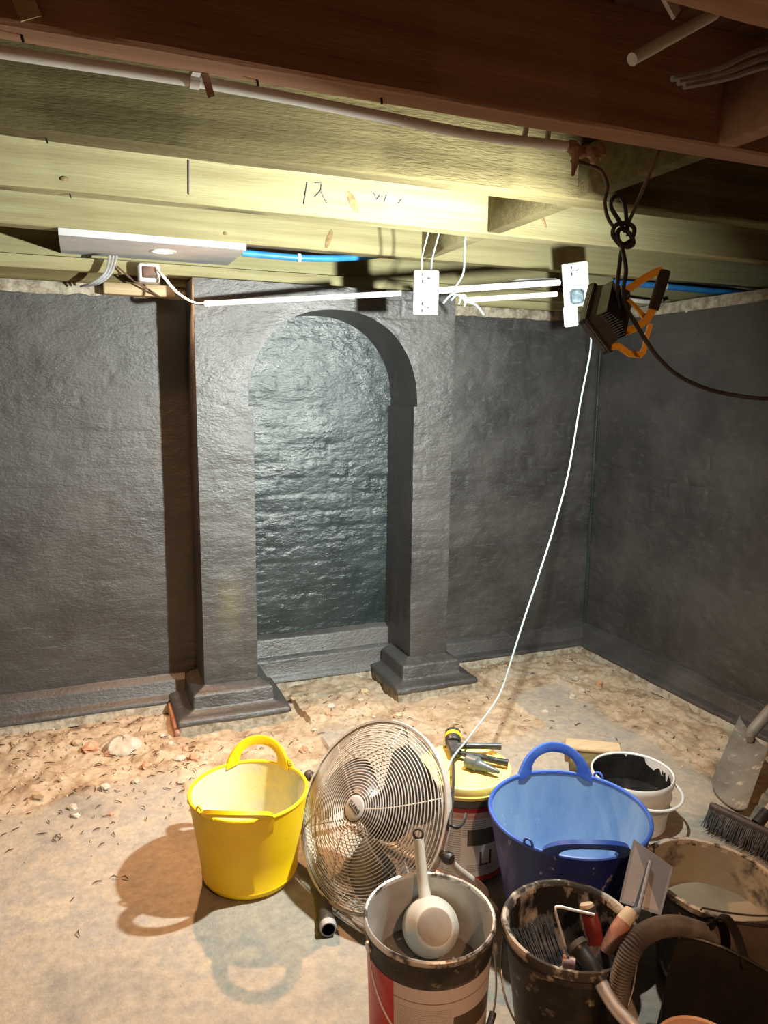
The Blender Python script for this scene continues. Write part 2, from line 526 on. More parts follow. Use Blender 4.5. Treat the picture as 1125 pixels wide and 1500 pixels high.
def label_material(name, kind):
    """flat print on a drum; UV u = degrees/100 around, v = height 0..1"""
    M = bpy.data.materials.new(name)
    M.use_nodes = True
    nt = M.node_tree
    B = nt.nodes['Principled BSDF']
    B.inputs['Roughness'].default_value = .4
    uv = nt.nodes.new('ShaderNodeUVMap')
    sx = nt.nodes.new('ShaderNodeSeparateXYZ')
    nt.links.new(uv.outputs[0], sx.inputs[0])
    U, V = sx.outputs[0], sx.outputs[1]

    def math_(op, a, b=None):
        n = nt.nodes.new('ShaderNodeMath')
        n.operation = op
        for i, v in enumerate((a, b)):
            if v is None:
                continue
            if isinstance(v, (int, float)):
                n.inputs[i].default_value = v
            else:
                nt.links.new(v, n.inputs[i])
        return n.outputs[0]

    def rect(u0, u1, v0, v1):
        a = math_('MULTIPLY', math_('GREATER_THAN', U, u0), math_('LESS_THAN', U, u1))
        b = math_('MULTIPLY', math_('GREATER_THAN', V, v0), math_('LESS_THAN', V, v1))
        return math_('MULTIPLY', a, b)

    def lines(freq, dens):
        st = math_('LESS_THAN', math_('FRACT', math_('MULTIPLY', V, freq)), .42)
        mp = nt.nodes.new('ShaderNodeMapping')
        mp.inputs['Scale'].default_value = (160, freq * .9, 1)
        nt.links.new(uv.outputs[0], mp.inputs['Vector'])
        n = nt.nodes.new('ShaderNodeTexNoise')
        n.inputs['Scale'].default_value = 1
        n.inputs['Detail'].default_value = 2
        nt.links.new(mp.outputs[0], n.inputs['Vector'])
        return math_('MULTIPLY', st, math_('GREATER_THAN', n.outputs['Fac'], dens))
    col = None

    def over(fac, c, prev):
        x = nt.nodes.new('ShaderNodeMix')
        x.data_type = 'RGBA'
        nt.links.new(fac, x.inputs[0])
        if isinstance(prev, tuple):
            x.inputs[6].default_value = (*prev, 1)
        else:
            nt.links.new(prev, x.inputs[6])
        x.inputs[7].default_value = (*c, 1)
        return x.outputs[2]
    if kind == 'back':
        col = (.70, .72, .74)
        col = over(rect(-.9, .9, .945, 1.1), (.35, .02, .025), col)
        col = over(rect(-.9, .9, .86, .945), (.62, .42, .38), col)
        col = over(math_('MULTIPLY', rect(-.10, .16, .88, .915), lines(60, .42)), (.30, .12, .10), col)
        col = over(math_('MULTIPLY', rect(-.62, -.02, .10, .84), lines(34, .40)), (.30, .32, .36), col)
        col = over(math_('MULTIPLY', rect(.0, .30, .62, .84), lines(34, .40)), (.30, .32, .36), col)
        col = over(rect(.06, .62, .50, .72), (.10, .09, .08), col)
        col = over(math_('MULTIPLY', rect(.06, .62, .14, .24), lines(40, .42)), (.30, .30, .32), col)
        col = over(rect(-.9, .9, -.1, .075), (.62, .06, .035), col)
    else:
        col = (.66, .60, .60)
        col = over(math_('MULTIPLY', rect(-.27, .22, .20, .80), lines(52, .45)), (.42, .37, .38), col)
        col = over(rect(-.9, .9, .855, .865), (.25, .16, .14), col)
        col = over(rect(.24, .75, .50, .70), (.11, .085, .06), col)
        col = over(math_('MULTIPLY', rect(.24, .75, .18, .46), lines(46, .45)), (.40, .34, .33), col)
        col = over(rect(-.95, -.31, -.1, 1.1), (.60, .018, .03), col)
        mp = nt.nodes.new('ShaderNodeMapping')
        mp.inputs['Scale'].default_value = (70, 45, 1)
        nt.links.new(uv.outputs[0], mp.inputs['Vector'])
        n = nt.nodes.new('ShaderNodeTexNoise')
        n.inputs['Scale'].default_value = .6
        nt.links.new(mp.outputs[0], n.inputs['Vector'])
        col = over(math_('MULTIPLY', math_('GREATER_THAN', n.outputs['Fac'], .70), rect(-.9, -.31, -.1, 1.1)), (.80, .40, .38), col)
    nt.links.new(col, B.inputs['Base Color'])
    return M


# ================================================================= SETTING
WY, WX = 3.125, 2.425          # back wall, right wall
PY, NY = 2.90, 3.19            # pier front, niche back
PX0, PX1 = .406, 1.49
OX0, OX1 = .622, 1.3075
ACX, ARX, SPR, ARZ, ARP = .9625, .3595, 1.236, .381, 2.2
ZT = 1.652
JB = 1.8125


def brickrel(u, v, seed=0, amp=1.0, bk=1.0):
    """lumpy painted brickwork relief, metres"""
    H, L = .076, .225
    u = np.asarray(u) + .05 * fbm(u * 4, v * 4, seed + 40, 3)
    v2 = np.asarray(v) + .030 * fbm(u * 4, v * 6, seed + 41, 3)
    r = np.floor(v2 / H)
    uu = u / L + .5 * (r % 2)
    c = np.floor(uu)
    fu, fv = uu - c, v2 / H - r
    du = np.minimum(fu, 1 - fu) * L
    dv = np.minimum(fv, 1 - fv) * H
    e = np.clip(np.minimum(du, dv) / .012, 0, 1)
    e = e * e * (3 - 2 * e)
    per = VALS[(PERM[(c.astype(int) + 31 * seed) & 511] + r.astype(int)) & 511] - .5
    fade = np.clip(.32 + 3.0 * fbm(u * 2.1, v * 2.4, seed + 50, 3), .06, 1)
    return amp * (bk * fade * (.0045 * e + .006 * per * e) + .013 * fbm(u * 6, v * 11, seed, 4) + .0065 * fbm(u * 26, v * 60, seed + 9, 3))


def relief_grid(mb, u0, u1, v0, v1, step, fn, relief, flip=False):
    nu, nv = max(2, int((u1 - u0) / step) + 1), max(2, int((v1 - v0) / step) + 1)
    u = np.linspace(u0, u1, nu)[:, None] + np.zeros((1, nv))
    v = np.linspace(v0, v1, nv)[None, :] + np.zeros((nu, 1))
    mb.grid(fn(u, v, relief(u, v)), flip=flip)


# --- floor
def lines_(a, fine0, fine1, b, st, coarse):
    return np.concatenate([np.arange(a, fine0, coarse), np.arange(fine0, fine1, st), np.arange(fine1, b + coarse, coarse)])


gx = lines_(-2.6, -.75, 2.46, 3.3, .0085, .15)
gy = lines_(-2.6, .8, 3.2, 3.3, .0085, .15)
X, Y = np.meshgrid(gx, gy, indexing='ij')
wallY = np.where((X > .25) & (X < .78) | (X > 1.12) & (X < 1.65), 2.74, 3.04)
dist = np.minimum(wallY - Y, 2.35 - X)
edge = .50 + .28 * fbm(X * 2.2, Y * 2.2, 3, 4) + .25 * np.clip((.9 - X) / 1.2, 0, 1)
earth = np.clip((edge - dist) / .10, 0, 1)
earth = earth * earth * (3 - 2 * earth)
near = np.clip(1 - np.abs(dist - .12) / .5, 0, 1)
Z = .004 * fbm(X * 3, Y * 3, 5, 3) + .0025 * fbm(X * 30, Y * 30, 8, 3)
Z = Z + earth * (.060 * np.maximum(fbm(X * 5, Y * 5, 11, 4), -.12) + .036 * fbm(X * 22, Y * 22, 12, 4) + .020 * np.abs(fbm(X * 55, Y * 55, 15, 2)) - .004)
Z = np.clip(Z, -.03, .05)
Z = Z - .026 * np.clip(1 - np.maximum(dist, 0) / .11, 0, 1) * earth
Z = np.where((X < -.8) | (Y < .78), 0, Z)
mb = MB()
mb.grid(np.stack([X, Y, Z], -1))
floor = mb.build('floor', floor_material())
a = floor.data.attributes.new('earth', 'FLOAT', 'POINT')
a.data.foreach_set('value', earth.reshape(-1).astype(np.float32))
struct(floor, 'sandy concrete floor breaking up into loose earth along the black walls', 'floor')
floor_z = lambda x, y: float(Z[np.abs(gx - x).argmin(), np.abs(gy - y).argmin()])

# --- back wall, either side of the pier
mb = MB()
fY = lambda u, v, d: np.stack([u, WY - d, v], -1)
relief_grid(mb, -2.5, -.7, -.05, ZT, .06, fY, lambda u, v: 0 * u)
relief_grid(mb, -.7, PX0 + .02, -.05, ZT, .010, fY, lambda u, v: brickrel(u, v, 1, .55))
relief_grid(mb, PX1 - .02, WX + .02, -.05, ZT, .010, fY, lambda u, v: brickrel(u, v, 2, .9))
wall_back = mb.build('wall_back', M_paint)
struct(wall_back, 'black painted brick back wall either side of the arched pier', 'wall')


def archz(x):
    return SPR + ARZ * np.clip(1 - np.abs((x - ACX) / ARX) ** ARP, 0, 1) ** (1 / ARP)


# --- pier with arched niche
mb = MB()
PT = 1.705
rp = lambda u, v: brickrel(u, v, 3, .6)
fP = lambda u, v, d: np.stack([u, PY - d, v], -1)
relief_grid(mb, PX0, OX0, 0, SPR, .009, fP, rp)
relief_grid(mb, OX1, PX1, 0, SPR, .009, fP, rp)
relief_grid(mb, PX0, ACX - ARX, SPR, PT, .009, fP, rp)
relief_grid(mb, ACX + ARX, PX1, SPR, PT, .009, fP, rp)
xs = ACX - ARX * np.cos(np.linspace(0, PI, 110))
u = np.repeat(xs[:, None], 50, 1)
v = archz(u) + (PT - archz(u)) * np.linspace(0, 1, 50)[None, :]
mb.grid(fP(u, v, rp(u, v)))
# returns
nz = 90
for x, fl in ((PX0, True), (PX1, False)):
    yy = np.linspace(PY, WY + .03, 14)[:, None] + np.zeros((1, 170))
    zz = np.linspace(0, PT, 170)[None, :] + np.zeros((14, 1))
    d = brickrel(yy, zz, 4, .35)
    mb.grid(np.stack([x + (-d if x == PX0 else d), yy, zz], -1), flip=fl)
mb.box(PX0, PX1, PY + .01, 3.2, PT - .01, PT)
M_pier = M_paint.copy()
M_pier.name = 'black_tanking_paint_stained'
nt_ = M_pier.node_tree
bs_ = nt_.nodes['Principled BSDF']
src_ = bs_.inputs['Base Color'].links[0].from_socket
tc_ = nt_.nodes.new('ShaderNodeTexCoord')
mp_ = nt_.nodes.new('ShaderNodeMapping')
mp_.inputs['Location'].default_value = (-.512 / .085, 0, -.45 / .20)
mp_.inputs['Scale'].default_value = (1 / .085, 0, 1 / .20)
nt_.links.new(tc_.outputs['Object'], mp_.inputs['Vector'])
ln_ = nt_.nodes.new('ShaderNodeVectorMath')
ln_.operation = 'LENGTH'
nt_.links.new(mp_.outputs[0], ln_.inputs[0])
nz_ = nt_.nodes.new('ShaderNodeTexNoise')
nz_.inputs['Scale'].default_value = 9
nz_.inputs['Detail'].default_value = 5
nt_.links.new(tc_.outputs['Object'], nz_.inputs['Vector'])
sm_ = nt_.nodes.new('ShaderNodeMath')
sm_.operation = 'ADD'
nt_.links.new(ln_.outputs['Value'], sm_.inputs[0])
nt_.links.new(nz_.outputs['Fac'], sm_.inputs[1])
mr_ = nt_.nodes.new('ShaderNodeMapRange')
for k_, v_ in (('From Min', 1.35), ('From Max', .55)):
    mr_.inputs[k_].default_value = v_
nt_.links.new(sm_.outputs[0], mr_.inputs['Value'])
mx_ = nt_.nodes.new('ShaderNodeMix')
mx_.data_type = 'RGBA'
nt_.links.new(mr_.outputs[0], mx_.inputs[0])
nt_.links.new(src_, mx_.inputs[6])
mx_.inputs[7].default_value = (.11, .092, .055, 1)
nt_.links.new(mx_.outputs[2], bs_.inputs['Base Color'])
pier = mb.build('wall_pier', M_pier)
struct(pier, 'black painted brick pier projecting around the arched niche', 'wall')
# reveal of the niche (jambs, impost step, arch soffit)
mb = MB()
out = [(OX0, z) for z in np.linspace(0, SPR, 130)]
arc = [(ACX - ARX * math.cos(t), float(archz(ACX - ARX * math.cos(t)))) for t in np.linspace(0, PI, 120)]
out = out + arc + [(OX1, z) for z in np.linspace(SPR, 0, 130)]
out = np.array(out)
dep = np.linspace(0, 1, 22)
P = np.zeros((len(out), 22, 3))
for j, t in enumerate(dep):
    s = np.linspace(0, 3.6, len(out))
    d = brickrel(s, np.full_like(s, t * .29), 5, .35)
    w = min(1, j / 3)
    P[:, j, 0] = out[:, 0] + np.where(out[:, 0] < ACX, 1, -1) * d * w
    P[:, j, 1] = PY - rp(out[:, 0], out[:, 1]) * (1 - t) + (NY + .012 - PY) * t
    P[:, j, 2] = out[:, 1]
mb.grid(P, flip=True)
reveal = mb.build('niche_reveal', M_paint, pier)
mb = MB()
fN = lambda u, v, d: np.stack([u, NY - d, v], -1)
relief_grid(mb, OX0 - .03, OX1 + .03, 0, SPR + ARZ + .03, .008, fN, lambda u, v: brickrel(u, v, 6, .9, .55))
nb = mb.build('niche_back', M_paint_niche, pier)
nb['label'] = 'glossy wet-looking black paint over lumpy bricks'


def pier_foot(x0, x1, left, right):
    """moulded plinth wrapped round a pier foot: profile of (offset, z)"""
    prof = [(-.004, .128), (.008, .118), (.040, .108), (.050, .102), (.053, .096), (.055, .052), (.059, .044), (.100, .038), (.118, .034), (.123, .028), (.124, .014)]
    mb = MB()
    yb = WY - .02
    pl = []
    for k, (o, z) in enumerate(prof):
        xa, xb, yf = x0 - o * left, x1 + o * right, PY - o
        pts = []
        for t in np.linspace(0, 1, 12):
            pts.append((xa, yb + (yf - yb) * t))
        for t in np.linspace(0, 1, 40)[1:]:
            pts.append((xa + (xb - xa) * t, yf))
        for t in np.linspace(0, 1, 12)[1:]:
            pts.append((xb, yf + (yb - yf) * t))
        pts = np.array(pts)
        j = .006 * fbm(pts[:, 0] * 14 + k, pts[:, 1] * 14, 21 + k, 3)
        pl.append(np.stack([pts[:, 0] + j, pts[:, 1] + j, z + .007 * fbm(pts[:, 0] * 9, pts[:, 1] * 9, 31, 3) * (k > 0)], -1))
    mb.grid(np.stack(pl, 1))
    o = mb.build('plinth', M_paint, pier, sharp=0)
    # pale unpainted footing below
    m2 = MB()
    xa, xb, yf = x0 - .116 * left, x1 + .116 * right, PY - .116
    pts = [(xa, yb + (yf - yb) * t) for t in np.linspace(0, 1, 20)] + [(xa + (xb - xa) * t, yf) for t in np.linspace(0, 1, 60)[1:]] + [(xb, yf + (yb - yf) * t) for t in np.linspace(0, 1, 20)[1:]]
    pts = np.array(pts)
    rows = []
    for z in (.022, .006, -.010, -.04):
        j = .012 * fbm(pts[:, 0] * 22 + z * 50, pts[:, 1] * 22, 25, 3)
        rows.append(np.stack([pts[:, 0] + j, pts[:, 1] + j - .002, np.full(len(pts), z)], -1))
    m2.grid(np.stack(rows, 1))
    m2.build('footing', M_mortar, pier)


pier_foot(PX0, OX0 + .01, 1, .8)
pier_foot(OX1 - .01, PX1, .8, .8)
mb = MB()
mb.box(.272, .300, 2.785, 3.03, -.03, .016, bev=.004)
mb.build('brick', M_brick, pier)


def skirting(name, prof, n, place, label, mortar=True):
    s = np.linspace(0, 1, n)
    rows = []
    for k, (o, z) in enumerate(prof):
        rows.append(place(s, o + .006 * fbm(s * n * .06 + 3 * k, s * 0 + k, 60 + k, 3), z + .008 * fbm(s * n * .05, s * 0 + k * .2, 70, 3)))
    mb = MB()
    mb.grid(np.stack(rows, 1))
    o = mb.build(name, M_paint, sharp=0)
    struct(o, label, 'skirting')
    if mortar:
        m2 = MB()
        rows = []
        for z, oo in ((.012, -.012), (.0, -.002), (-.015, .006), (-.03, .012)):
            rows.append(place(s, prof[-1][0] + oo + .022 * fbm(s * n * .16 + z * 30, s * 0, 77, 4), s * 0 + z))
        m2.grid(np.stack(rows, 1))
        m2.build('footing', M_mortar, o)
    return o


SK = [(0, .104), (.005, .098), (.032, .088), (.037, .080), (.040, .034), (.046, .028), (.074, .022), (.081, .016), (.082, .006)]
plY = lambda x0, x1: (lambda s, o, z: np.stack([x0 + (x1 - x0) * s, WY - o, z + 0 * s], -1))
skirting('baseboard_left', SK, 130, plY(-1.2, PX0 - .05), 'black painted skirting along the left part of the back wall')
skirting('baseboard_back', SK, 110, plY(PX1 - .03, WX), 'black painted skirting between the pier and the far corner')
skirting('baseboard_right', SK, 260, lambda s, o, z: np.stack([WX - o, WY - 2.6 * s, z + 0 * s], -1), 'black painted skirting along the right wall')
skirting('baseboard_niche', [(0, .205), (.006, .200), (.030, .192), (.035, .184), (.037, .118), (.042, .112), (.066, .104), (.070, .096), (.073, .040), (.080, .032), (.095, .018), (.097, .008)], 80,
         lambda s, o, z: np.stack([OX0 - .02 + (OX1 - OX0 + .04) * s, NY - o, z + 0 * s], -1), 'two-stepped black skirting at the foot of the niche')

# --- right wall
mb = MB()
fR = lambda u, v, d: np.stack([WX - d, u, v], -1)
relief_grid(mb, 1.2, WY + .02, -.05, ZT, .011, fR, lambda u, v: brickrel(u, v, 7, 1.1), flip=True)
relief_grid(mb, -2.5, 1.2, -.05, ZT, .06, fR, lambda u, v: 0 * u, flip=True)
wall_right = mb.build('wall_right', M_paint)
struct(wall_right, 'black painted right-hand wall with raw mortar along its top', 'wall')
mb = MB()
yy = np.linspace(-2.5, WY, 420)[:, None] + np.zeros((1, 5))
zz = np.array([ZT - .004, ZT + .012, ZT + .03, ZT + .048, ZT + .052])[None, :] + np.zeros((420, 1))
xo = np.array([-.006, .004, .004, -.006, -.9])[None, :]
jj = .018 * fbm(yy * 30, zz * 30, 81, 4)
mb.grid(np.stack([WX - xo - jj, yy, zz + np.where(zz < ZT, .02 * fbm(yy * 24, zz * 3, 82, 3), .01 * fbm(yy * 20, zz, 83, 3))], -1), flip=True)
mb.build('mortar_bed', M_mortar, wall_right)
mb = MB()
zz_ = np.linspace(.09, ZT, 60)
mb.tube([(WX - .007 + .006 * float(fbm(z * 9, 1.5, 88, 3)), WY - .009, z) for z in zz_], .0075, 8)
mb.build('corner_bead', M_paint_niche, wall_right)
# raw mortar on top of the back wall, left of the pier
mb = MB()
for x0, x1 in ((-1.2, PX0 + .02), (PX1 - .02, WX)):
    xx = np.linspace(x0, x1, 200)[:, None] + np.zeros((1, 6))
    zz = np.array([ZT - .006, ZT + .008, ZT + .022, ZT + .036, ZT + .044, ZT + .044])[None, :] + np.zeros((200, 1))
    yo = np.array([.006, .012, .012, .008, -.01, -.2])[None, :]
    mb.grid(np.stack([xx, WY - yo - .03 * fbm(xx * 28, zz * 40, 85, 4), zz + np.where(zz < ZT, .016 * fbm(xx * 22, zz, 86, 3), 0)], -1))
mb.build('mortar_bed', M_mortar, wall_back)
# left and rear enclosure, out of view
mb = MB()
mb.box(-2.62, -2.5, -2.6, 3.3, -.05, 2.06)
struct(mb.build('wall_left', M_paint), 'black painted wall far to the left', 'wall')
mb = MB()
mb.box(-1.6, 3.3, 3.26, 3.32, 1.69, 2.06)
mb.box(3.24, 3.3, -2.6, 3.3, 1.69, 2.06)
struct(mb.build('wall_upper', M_mortar), 'raw masonry behind the joist ends', 'wall')

# --- ceiling: floorboards, joists, noggins
mb = MB()
mb.box(-2.6, 3.3, -2.6, 3.3, 2.062, 2.075)
ceiling = mb.build('ceiling', M_board)
struct(ceiling, 'open timber ceiling of floorboards on deep joists', 'ceiling')
bm_ = MB()
bm_.box(0, .142, -2.6, 3.28, 2.035, 2.06, bev=.004)
fb = bm_.build('floorboard', M_board, ceiling)
fb.location.x = -2.55
for k in range(1, 40):
    c = fb.copy()
    COL.objects.link(c)
    c.location.x = -2.55 + k * .147


def plank(mb, x0, x1, y0, y1, z0, z1, nx=60, jit=.0022, seed=0, b=.005):
    sec = [(y0 + b, z0), (y1 - b, z0), (y1, z0 + b), (y1, z1), (y0, z1), (y0, z0 + b)]
    xs = np.linspace(x0, x1, nx)
    P = np.zeros((nx, 7, 3))
    for k, (y, z) in enumerate(sec + sec[:1]):
        kk = k % 6
        P[:, k, 0] = xs
        P[:, k, 1] = y + jit * 2 * fbm(xs * 3 + kk * 9, xs * 0, seed + kk, 4)
        P[:, k, 2] = z + jit * 2 * fbm(xs * 4 + kk * 5, xs * 0 + 3, seed + 7 + kk, 4)
    mb.grid(P, flip=True)
    for e, fl in ((0, True), (nx - 1, False)):
        q = [tuple(P[e, k]) for k in range(6)]
        mb.add(q if not fl else q[::-1], [tuple(range(6))])


JY = [(-1.16, M_wood_brown), (-.67, M_wood_brown), (-.18, M_wood_brown), (.31, M_wood_brown), (.802, M_wood_brown), (1.279, M_wood_brown), (1.76, M_wood_olive), (2.24, M_wood_green), (2.752, M_wood_green)]
joists = []
for k, (y, mt) in enumerate(JY):
    mb = MB()
    plank(mb, -2.5, 3.24, y, y + .066, JB, 2.034, 140, .003, 5 * k)
    joists.append(mb.build('joist', mt, ceiling))
mb = MB()
plank(mb, -2.5, 3.24, 3.12, 3.19, 1.769, 2.034, 120, .003, 69)
mb.build('joist', M_wood_green, ceiling)
mb = MB()
plank(mb, -2.5, 3.24, 3.05, 3.25, 1.722, 1.768, 120, .003, 71)
mb.build('wall_plate', M_wood_green, ceiling)
mb = MB()
plank(mb, -2.5, PX0 + .02, 3.095, 3.25, 1.690, 1.724, 80, .003, 75)
mb.build('wall_plate', M_wood_olive, ceiling)
mb = MB()
plank(mb, PX1 - .1, 3.2, 3.095, 3.25, 1.690, 1.724, 80, .003, 76)
mb.build('wall_plate', M_wood_green, ceiling)
for k in range(4, 8):
    y0, y1 = JY[k][0] + .066, JY[k + 1][0]
    mb = MB()
    mb.box(1.262, 1.312, y0 - .002, y1 + .002, JB + .004, JB + .13, bev=.003)
    mb.build('noggin', (M_wood_brown, M_wood_olive, M_wood_olive, M_wood_green)[k - 4], ceiling)
# knots and nails on the joists
def nail(j, x, y, z, d):
    mb = MB()
    mb.tube([(x, y, z), (x + d[0], y + d[1], z + d[2])], .0022, 6)
    mb.build('nail', M_dark, joists[j])


for j, x, dy in ((5, -.055, .03), (5, .30, .05), (5, .52, .04), (6, -.04, .04), (7, .0, .03), (8, .3, .04)):
    nail(j, x, JY[j][0] + dy, JB + .004, (.003, .002, -.014))
# pencil marks on the third joist
yj = 2.2375
for st in ([(.652, 1.905), (.641, 1.842)], [(.676, 1.905), (.695, 1.906), (.694, 1.886), (.675, 1.866)], [(.692, 1.886), (.712, 1.852)], [(.862, 1.898), (.872, 1.878), (.882, 1.892)], [(.905, 1.896), (.897, 1.874)], [(.955, 1.888), (.944, 1.874)],
           [(.312, 1.925), (.309, 1.835)]):
    mb = MB()
    mb.tube([(x, yj, z) for x, z in st], .0016, 5)
    mb.build('pencil_mark', M_pencil, joists[7])
M_knot = mat('timber_knot', (.20, .115, .045), .8, c2=(.30, .20, .09), scale=60)
for j, p, a_, b_, ro in [(7, (0.7946, 2.238, 1.8633), 0.012, 0.034, 0.5), (7, (1.4773, 2.238, 1.8681), 0.006, 0.022, 0.5), (8, (0.8832, 2.75, 1.8533), 0.01, 0.036, -0.35), (7, (-0.0094, 2.238, 1.8411), 0.01, 0.006, 0.1), (8, (0.501, 2.75, 1.84), 0.007, 0.006, 0)]:
    mb = MB()
    Mk = frame(p, (0, -1, 0), (1, 0, 0)) @ Matrix.Rotation(ro, 4, 'Z')
    mb.lathe([(0, .0022), (.6, .0018), (1, .0002)], 20, M=Mk @ Matrix.Diagonal((a_, b_, 1, 1)))
    mb.build('knot', M_knot, joists[j])
# split slivers of timber hanging from the front joist
mb = MB()
mb.ribbon([(-.062, 1.283, 1.90), (-.052, 1.272, 1.855), (-.038, 1.276, 1.822)], .03, .006, (1, 0, 0))
mb.build('splinter', M_wood_pale, joists[5])
mb = MB()
mb.ribbon([(.215, 1.338, 1.812), (.221, 1.345, 1.80), (.228, 1.352, 1.782)], .012, .003, (1, 0, 0))
mb.build('splinter', M_wood_brown, joists[5])

# ================================================================= CEILING THINGS
# long white conduit clipped to the back of the front joist
t = thing('conduit', (.2, 1.375, 1.80), 'long white plastic conduit running under the front joist', 'conduit')
mb = MB()
mb.tube([(-.9, 1.376, 1.806), (-.35, 1.376, 1.808), (-.088, 1.375, 1.808), (.202, 1.375, 1.811), (.364, 1.375, 1.808), (.548, 1.375, 1.802), (.747, 1.375, 1.796), (.954, 1.375, 1.802)], .0098, 12, 8)
mb.build('pipe', M_white, t)
mb = MB()
mb.lathe([(.0105, -.008), (.0125, -.008), (.0125, .008), (.0105, .008)], 20, M=frame((.204, 1.375, 1.811), (1, 0, 0)))
mb.box(.197, .211, 1.343, 1.375, 1.813, 1.825)
mb.build('clip', M_white, t)
for x in (.86, .915):
    mb = MB()
    mb.tube([(x, 1.39, 1.80), (x + .03, 1.43, 1.845)], .006, 8)
    tag(mb.build('cable_stub', M_white), 'short white cable stub %s behind the front joist' % ('nearer the conduit bend,' if x < .9 else 'nearer the conduit mouth,'), 'cable')

# wool tuft and cables where the conduit ends
mb = MB()
for k in range(7):
    a_ = random.random()
    mb.rock((.965 + .012 * k, 1.372 + .006 * random.random(), 1.800 - .004 * (k % 3)), .014, .012, .010 + .008 * random.random(), 90 + k)
mb.tube([(.972, 1.37, 1.80), (.974, 1.372, 1.77), (.970, 1.372, 1.745)], [.010, .007, .003], 7, 3)
tag(mb.build('insulation_tuft', M_fibre), 'tuft of brown mineral wool poking out below the front joist', 'insulation')

# things in the bay at top right
mb = MB()
mb.tube([(.885, 1.10, 1.853), (1.075, 1.12, 1.966)], .0105, 12)
tag(mb.build('conduit_offcut', M_white), 'short pinkish white conduit slanting up between joists at top right', 'conduit')
mb = MB()
mb.ribbon([(.905, 1.08, 1.99), (.925, 1.08, 1.955), (.955, 1.08, 1.925)], .034, .006, (.8, .4, .5))
tag(mb.build('plaster_scrap', M_white), 'torn white board scrap hanging between joists at top right', 'scrap')
for k in range(3):
    mb = MB()
    o_ = k * .014
    mb.tube([(.99 + o_, 1.12, 1.846 - .3 * o_), (1.08 + o_, 1.11, 1.872 - .35 * o_), (1.20 + o_, 1.10, 1.925 - .8 * o_), (1.5, 1.08, 1.99 - o_)], .0055, 7, 5)
    tag(mb.build('ceiling_cable', M_cable_grey), ('uppermost', 'middle', 'lowest')[k] + ' of three grey cables crossing between joists at top right', 'cable', 'grey cables at top right')


# downlight boards
def downlight_board(c, x0, x1, y0, y1, lab):
    t = thing('downlight_board', (c.x, c.y, c.z), lab, 'light', None)
    mb = MB()
    # board with a round hole for the lamp: ring of quads to the rectangle
    N = 48
    for z, fl in ((JB - .0225, False), (JB, True)):
        P = np.zeros((N, 2, 3))
        for i in range(N):
            a = 2 * PI * i / N
            dx, dy = math.cos(a), math.sin(a)
            P[i, 0] = (c.x + .036 * dx, c.y + .036 * dy, z)
            s = min(((x1 if dx > 0 else x0) - c.x) / dx if abs(dx) > 1e-6 else 9, ((y1 if dy > 0 else y0) - c.y) / dy if abs(dy) > 1e-6 else 9)
            P[i, 1] = (c.x + s * dx, c.y + s * dy, z)
        for cx_, cy_ in ((x0, y0), (x0, y1), (x1, y0), (x1, y1)):
            i = np.argmin((P[:, 1, 0] - cx_) ** 2 + (P[:, 1, 1] - cy_) ** 2)
            P[i, 1, :2] = (cx_, cy_)
        mb.grid(P, flip=fl, closeu=True)
    for (xa, ya), (xb, yb) in (((x0, y0), (x1, y0)), ((x1, y0), (x1, y1)), ((x1, y1), (x0, y1)), ((x0, y1), (x0, y0))):
        mb.add([(xa, ya, JB - .0225), (xb, yb, JB - .0225), (xb, yb, JB), (xa, ya, JB)], [(0, 1, 2, 3)])
    mb.build('board', M_whiteboard, t)
    mb = MB()
    mb.lathe([(.034, .006), (.034, -.002), (.040, -.004), (.046, -.002), (.046, 0)], 40, c=(c.x, c.y, JB - .0225))
    mb.build('bezel', M_white, t)
    mb = MB()
    mb.disc((c.x, c.y, JB - .0215), .034)
    mb.build('lens', mat('warm_led_lens', (1.0, .80, .55), .5, emit=9.0), t)
    return t


downlight_board(DL1, -.04, .575, 2.752, 3.14, 'grey primed board with a glowing warm downlight under the joists')
area('downlight_lamp', DL1 + Vector((0, 0, -.010)), (.08, -.62, -1), .05, DOWN_W, DOWN_COL, 112)
downlight_board(DL2, .3, .8, -.45, .0, 'grey board with a warm downlight behind the viewpoint')
area('downlight_lamp', DL2 + Vector((0, 0, -.006)), (0, 0, -1), .05, DOWN2_W, DOWN_COL, 180)

# blue water pipe
t = thing('water_pipe', (.8, 2.86, 1.795), 'bright blue water pipe clipped under the joists beside the downlight board', 'pipe')
mb = MB()
mb.tube([(.580, 2.856, 1.798), (.70, 2.85, 1.795), (.80, 2.85, 1.795), (.92, 2.86, 1.803), (1.03, 2.88, 1.818), (1.15, 2.9, 1.84)], .0125, 12, 6)
mb.build('pipe', M_bluepipe, t)
mb = MB()
mb.lathe([(.0135, -.006), (.0165, -.006), (.0165, .006), (.0135, .006)], 20, M=frame((.795, 2.85, 1.795), (1, 0, 0)))
mb.build('clip', M_white, t)
t = thing('water_pipe', (2.8, 2.9, 1.80), 'dull blue water pipe above the far end of the right wall', 'pipe')
mb = MB()
mb.tube([(2.28, 2.87, 1.800), (2.50, 2.89, 1.806), (2.65, 2.90, 1.805), (2.90, 2.90, 1.802), (3.2, 2.90, 1.80)], .014, 12, 5)
mb.build('pipe', M_bluepipe, t)
mb = MB()
mb.lathe([(.0145, -.02), (.021, -.02), (.021, .02), (.0145, .02)], 20, M=frame((2.585, 2.897, 1.806), (1, .05, 0)))
mb.build('coupling', M_white, t)
mb = MB()
mb.tube([(2.25, 2.80, 1.722), (2.48, 2.85, 1.722), (2.56, 2.87, 1.738)], .010, 10, 4)
tag(mb.build('waste_pipe', M_white), 'thin white pipe below the blue pipe over the right wall', 'pipe')


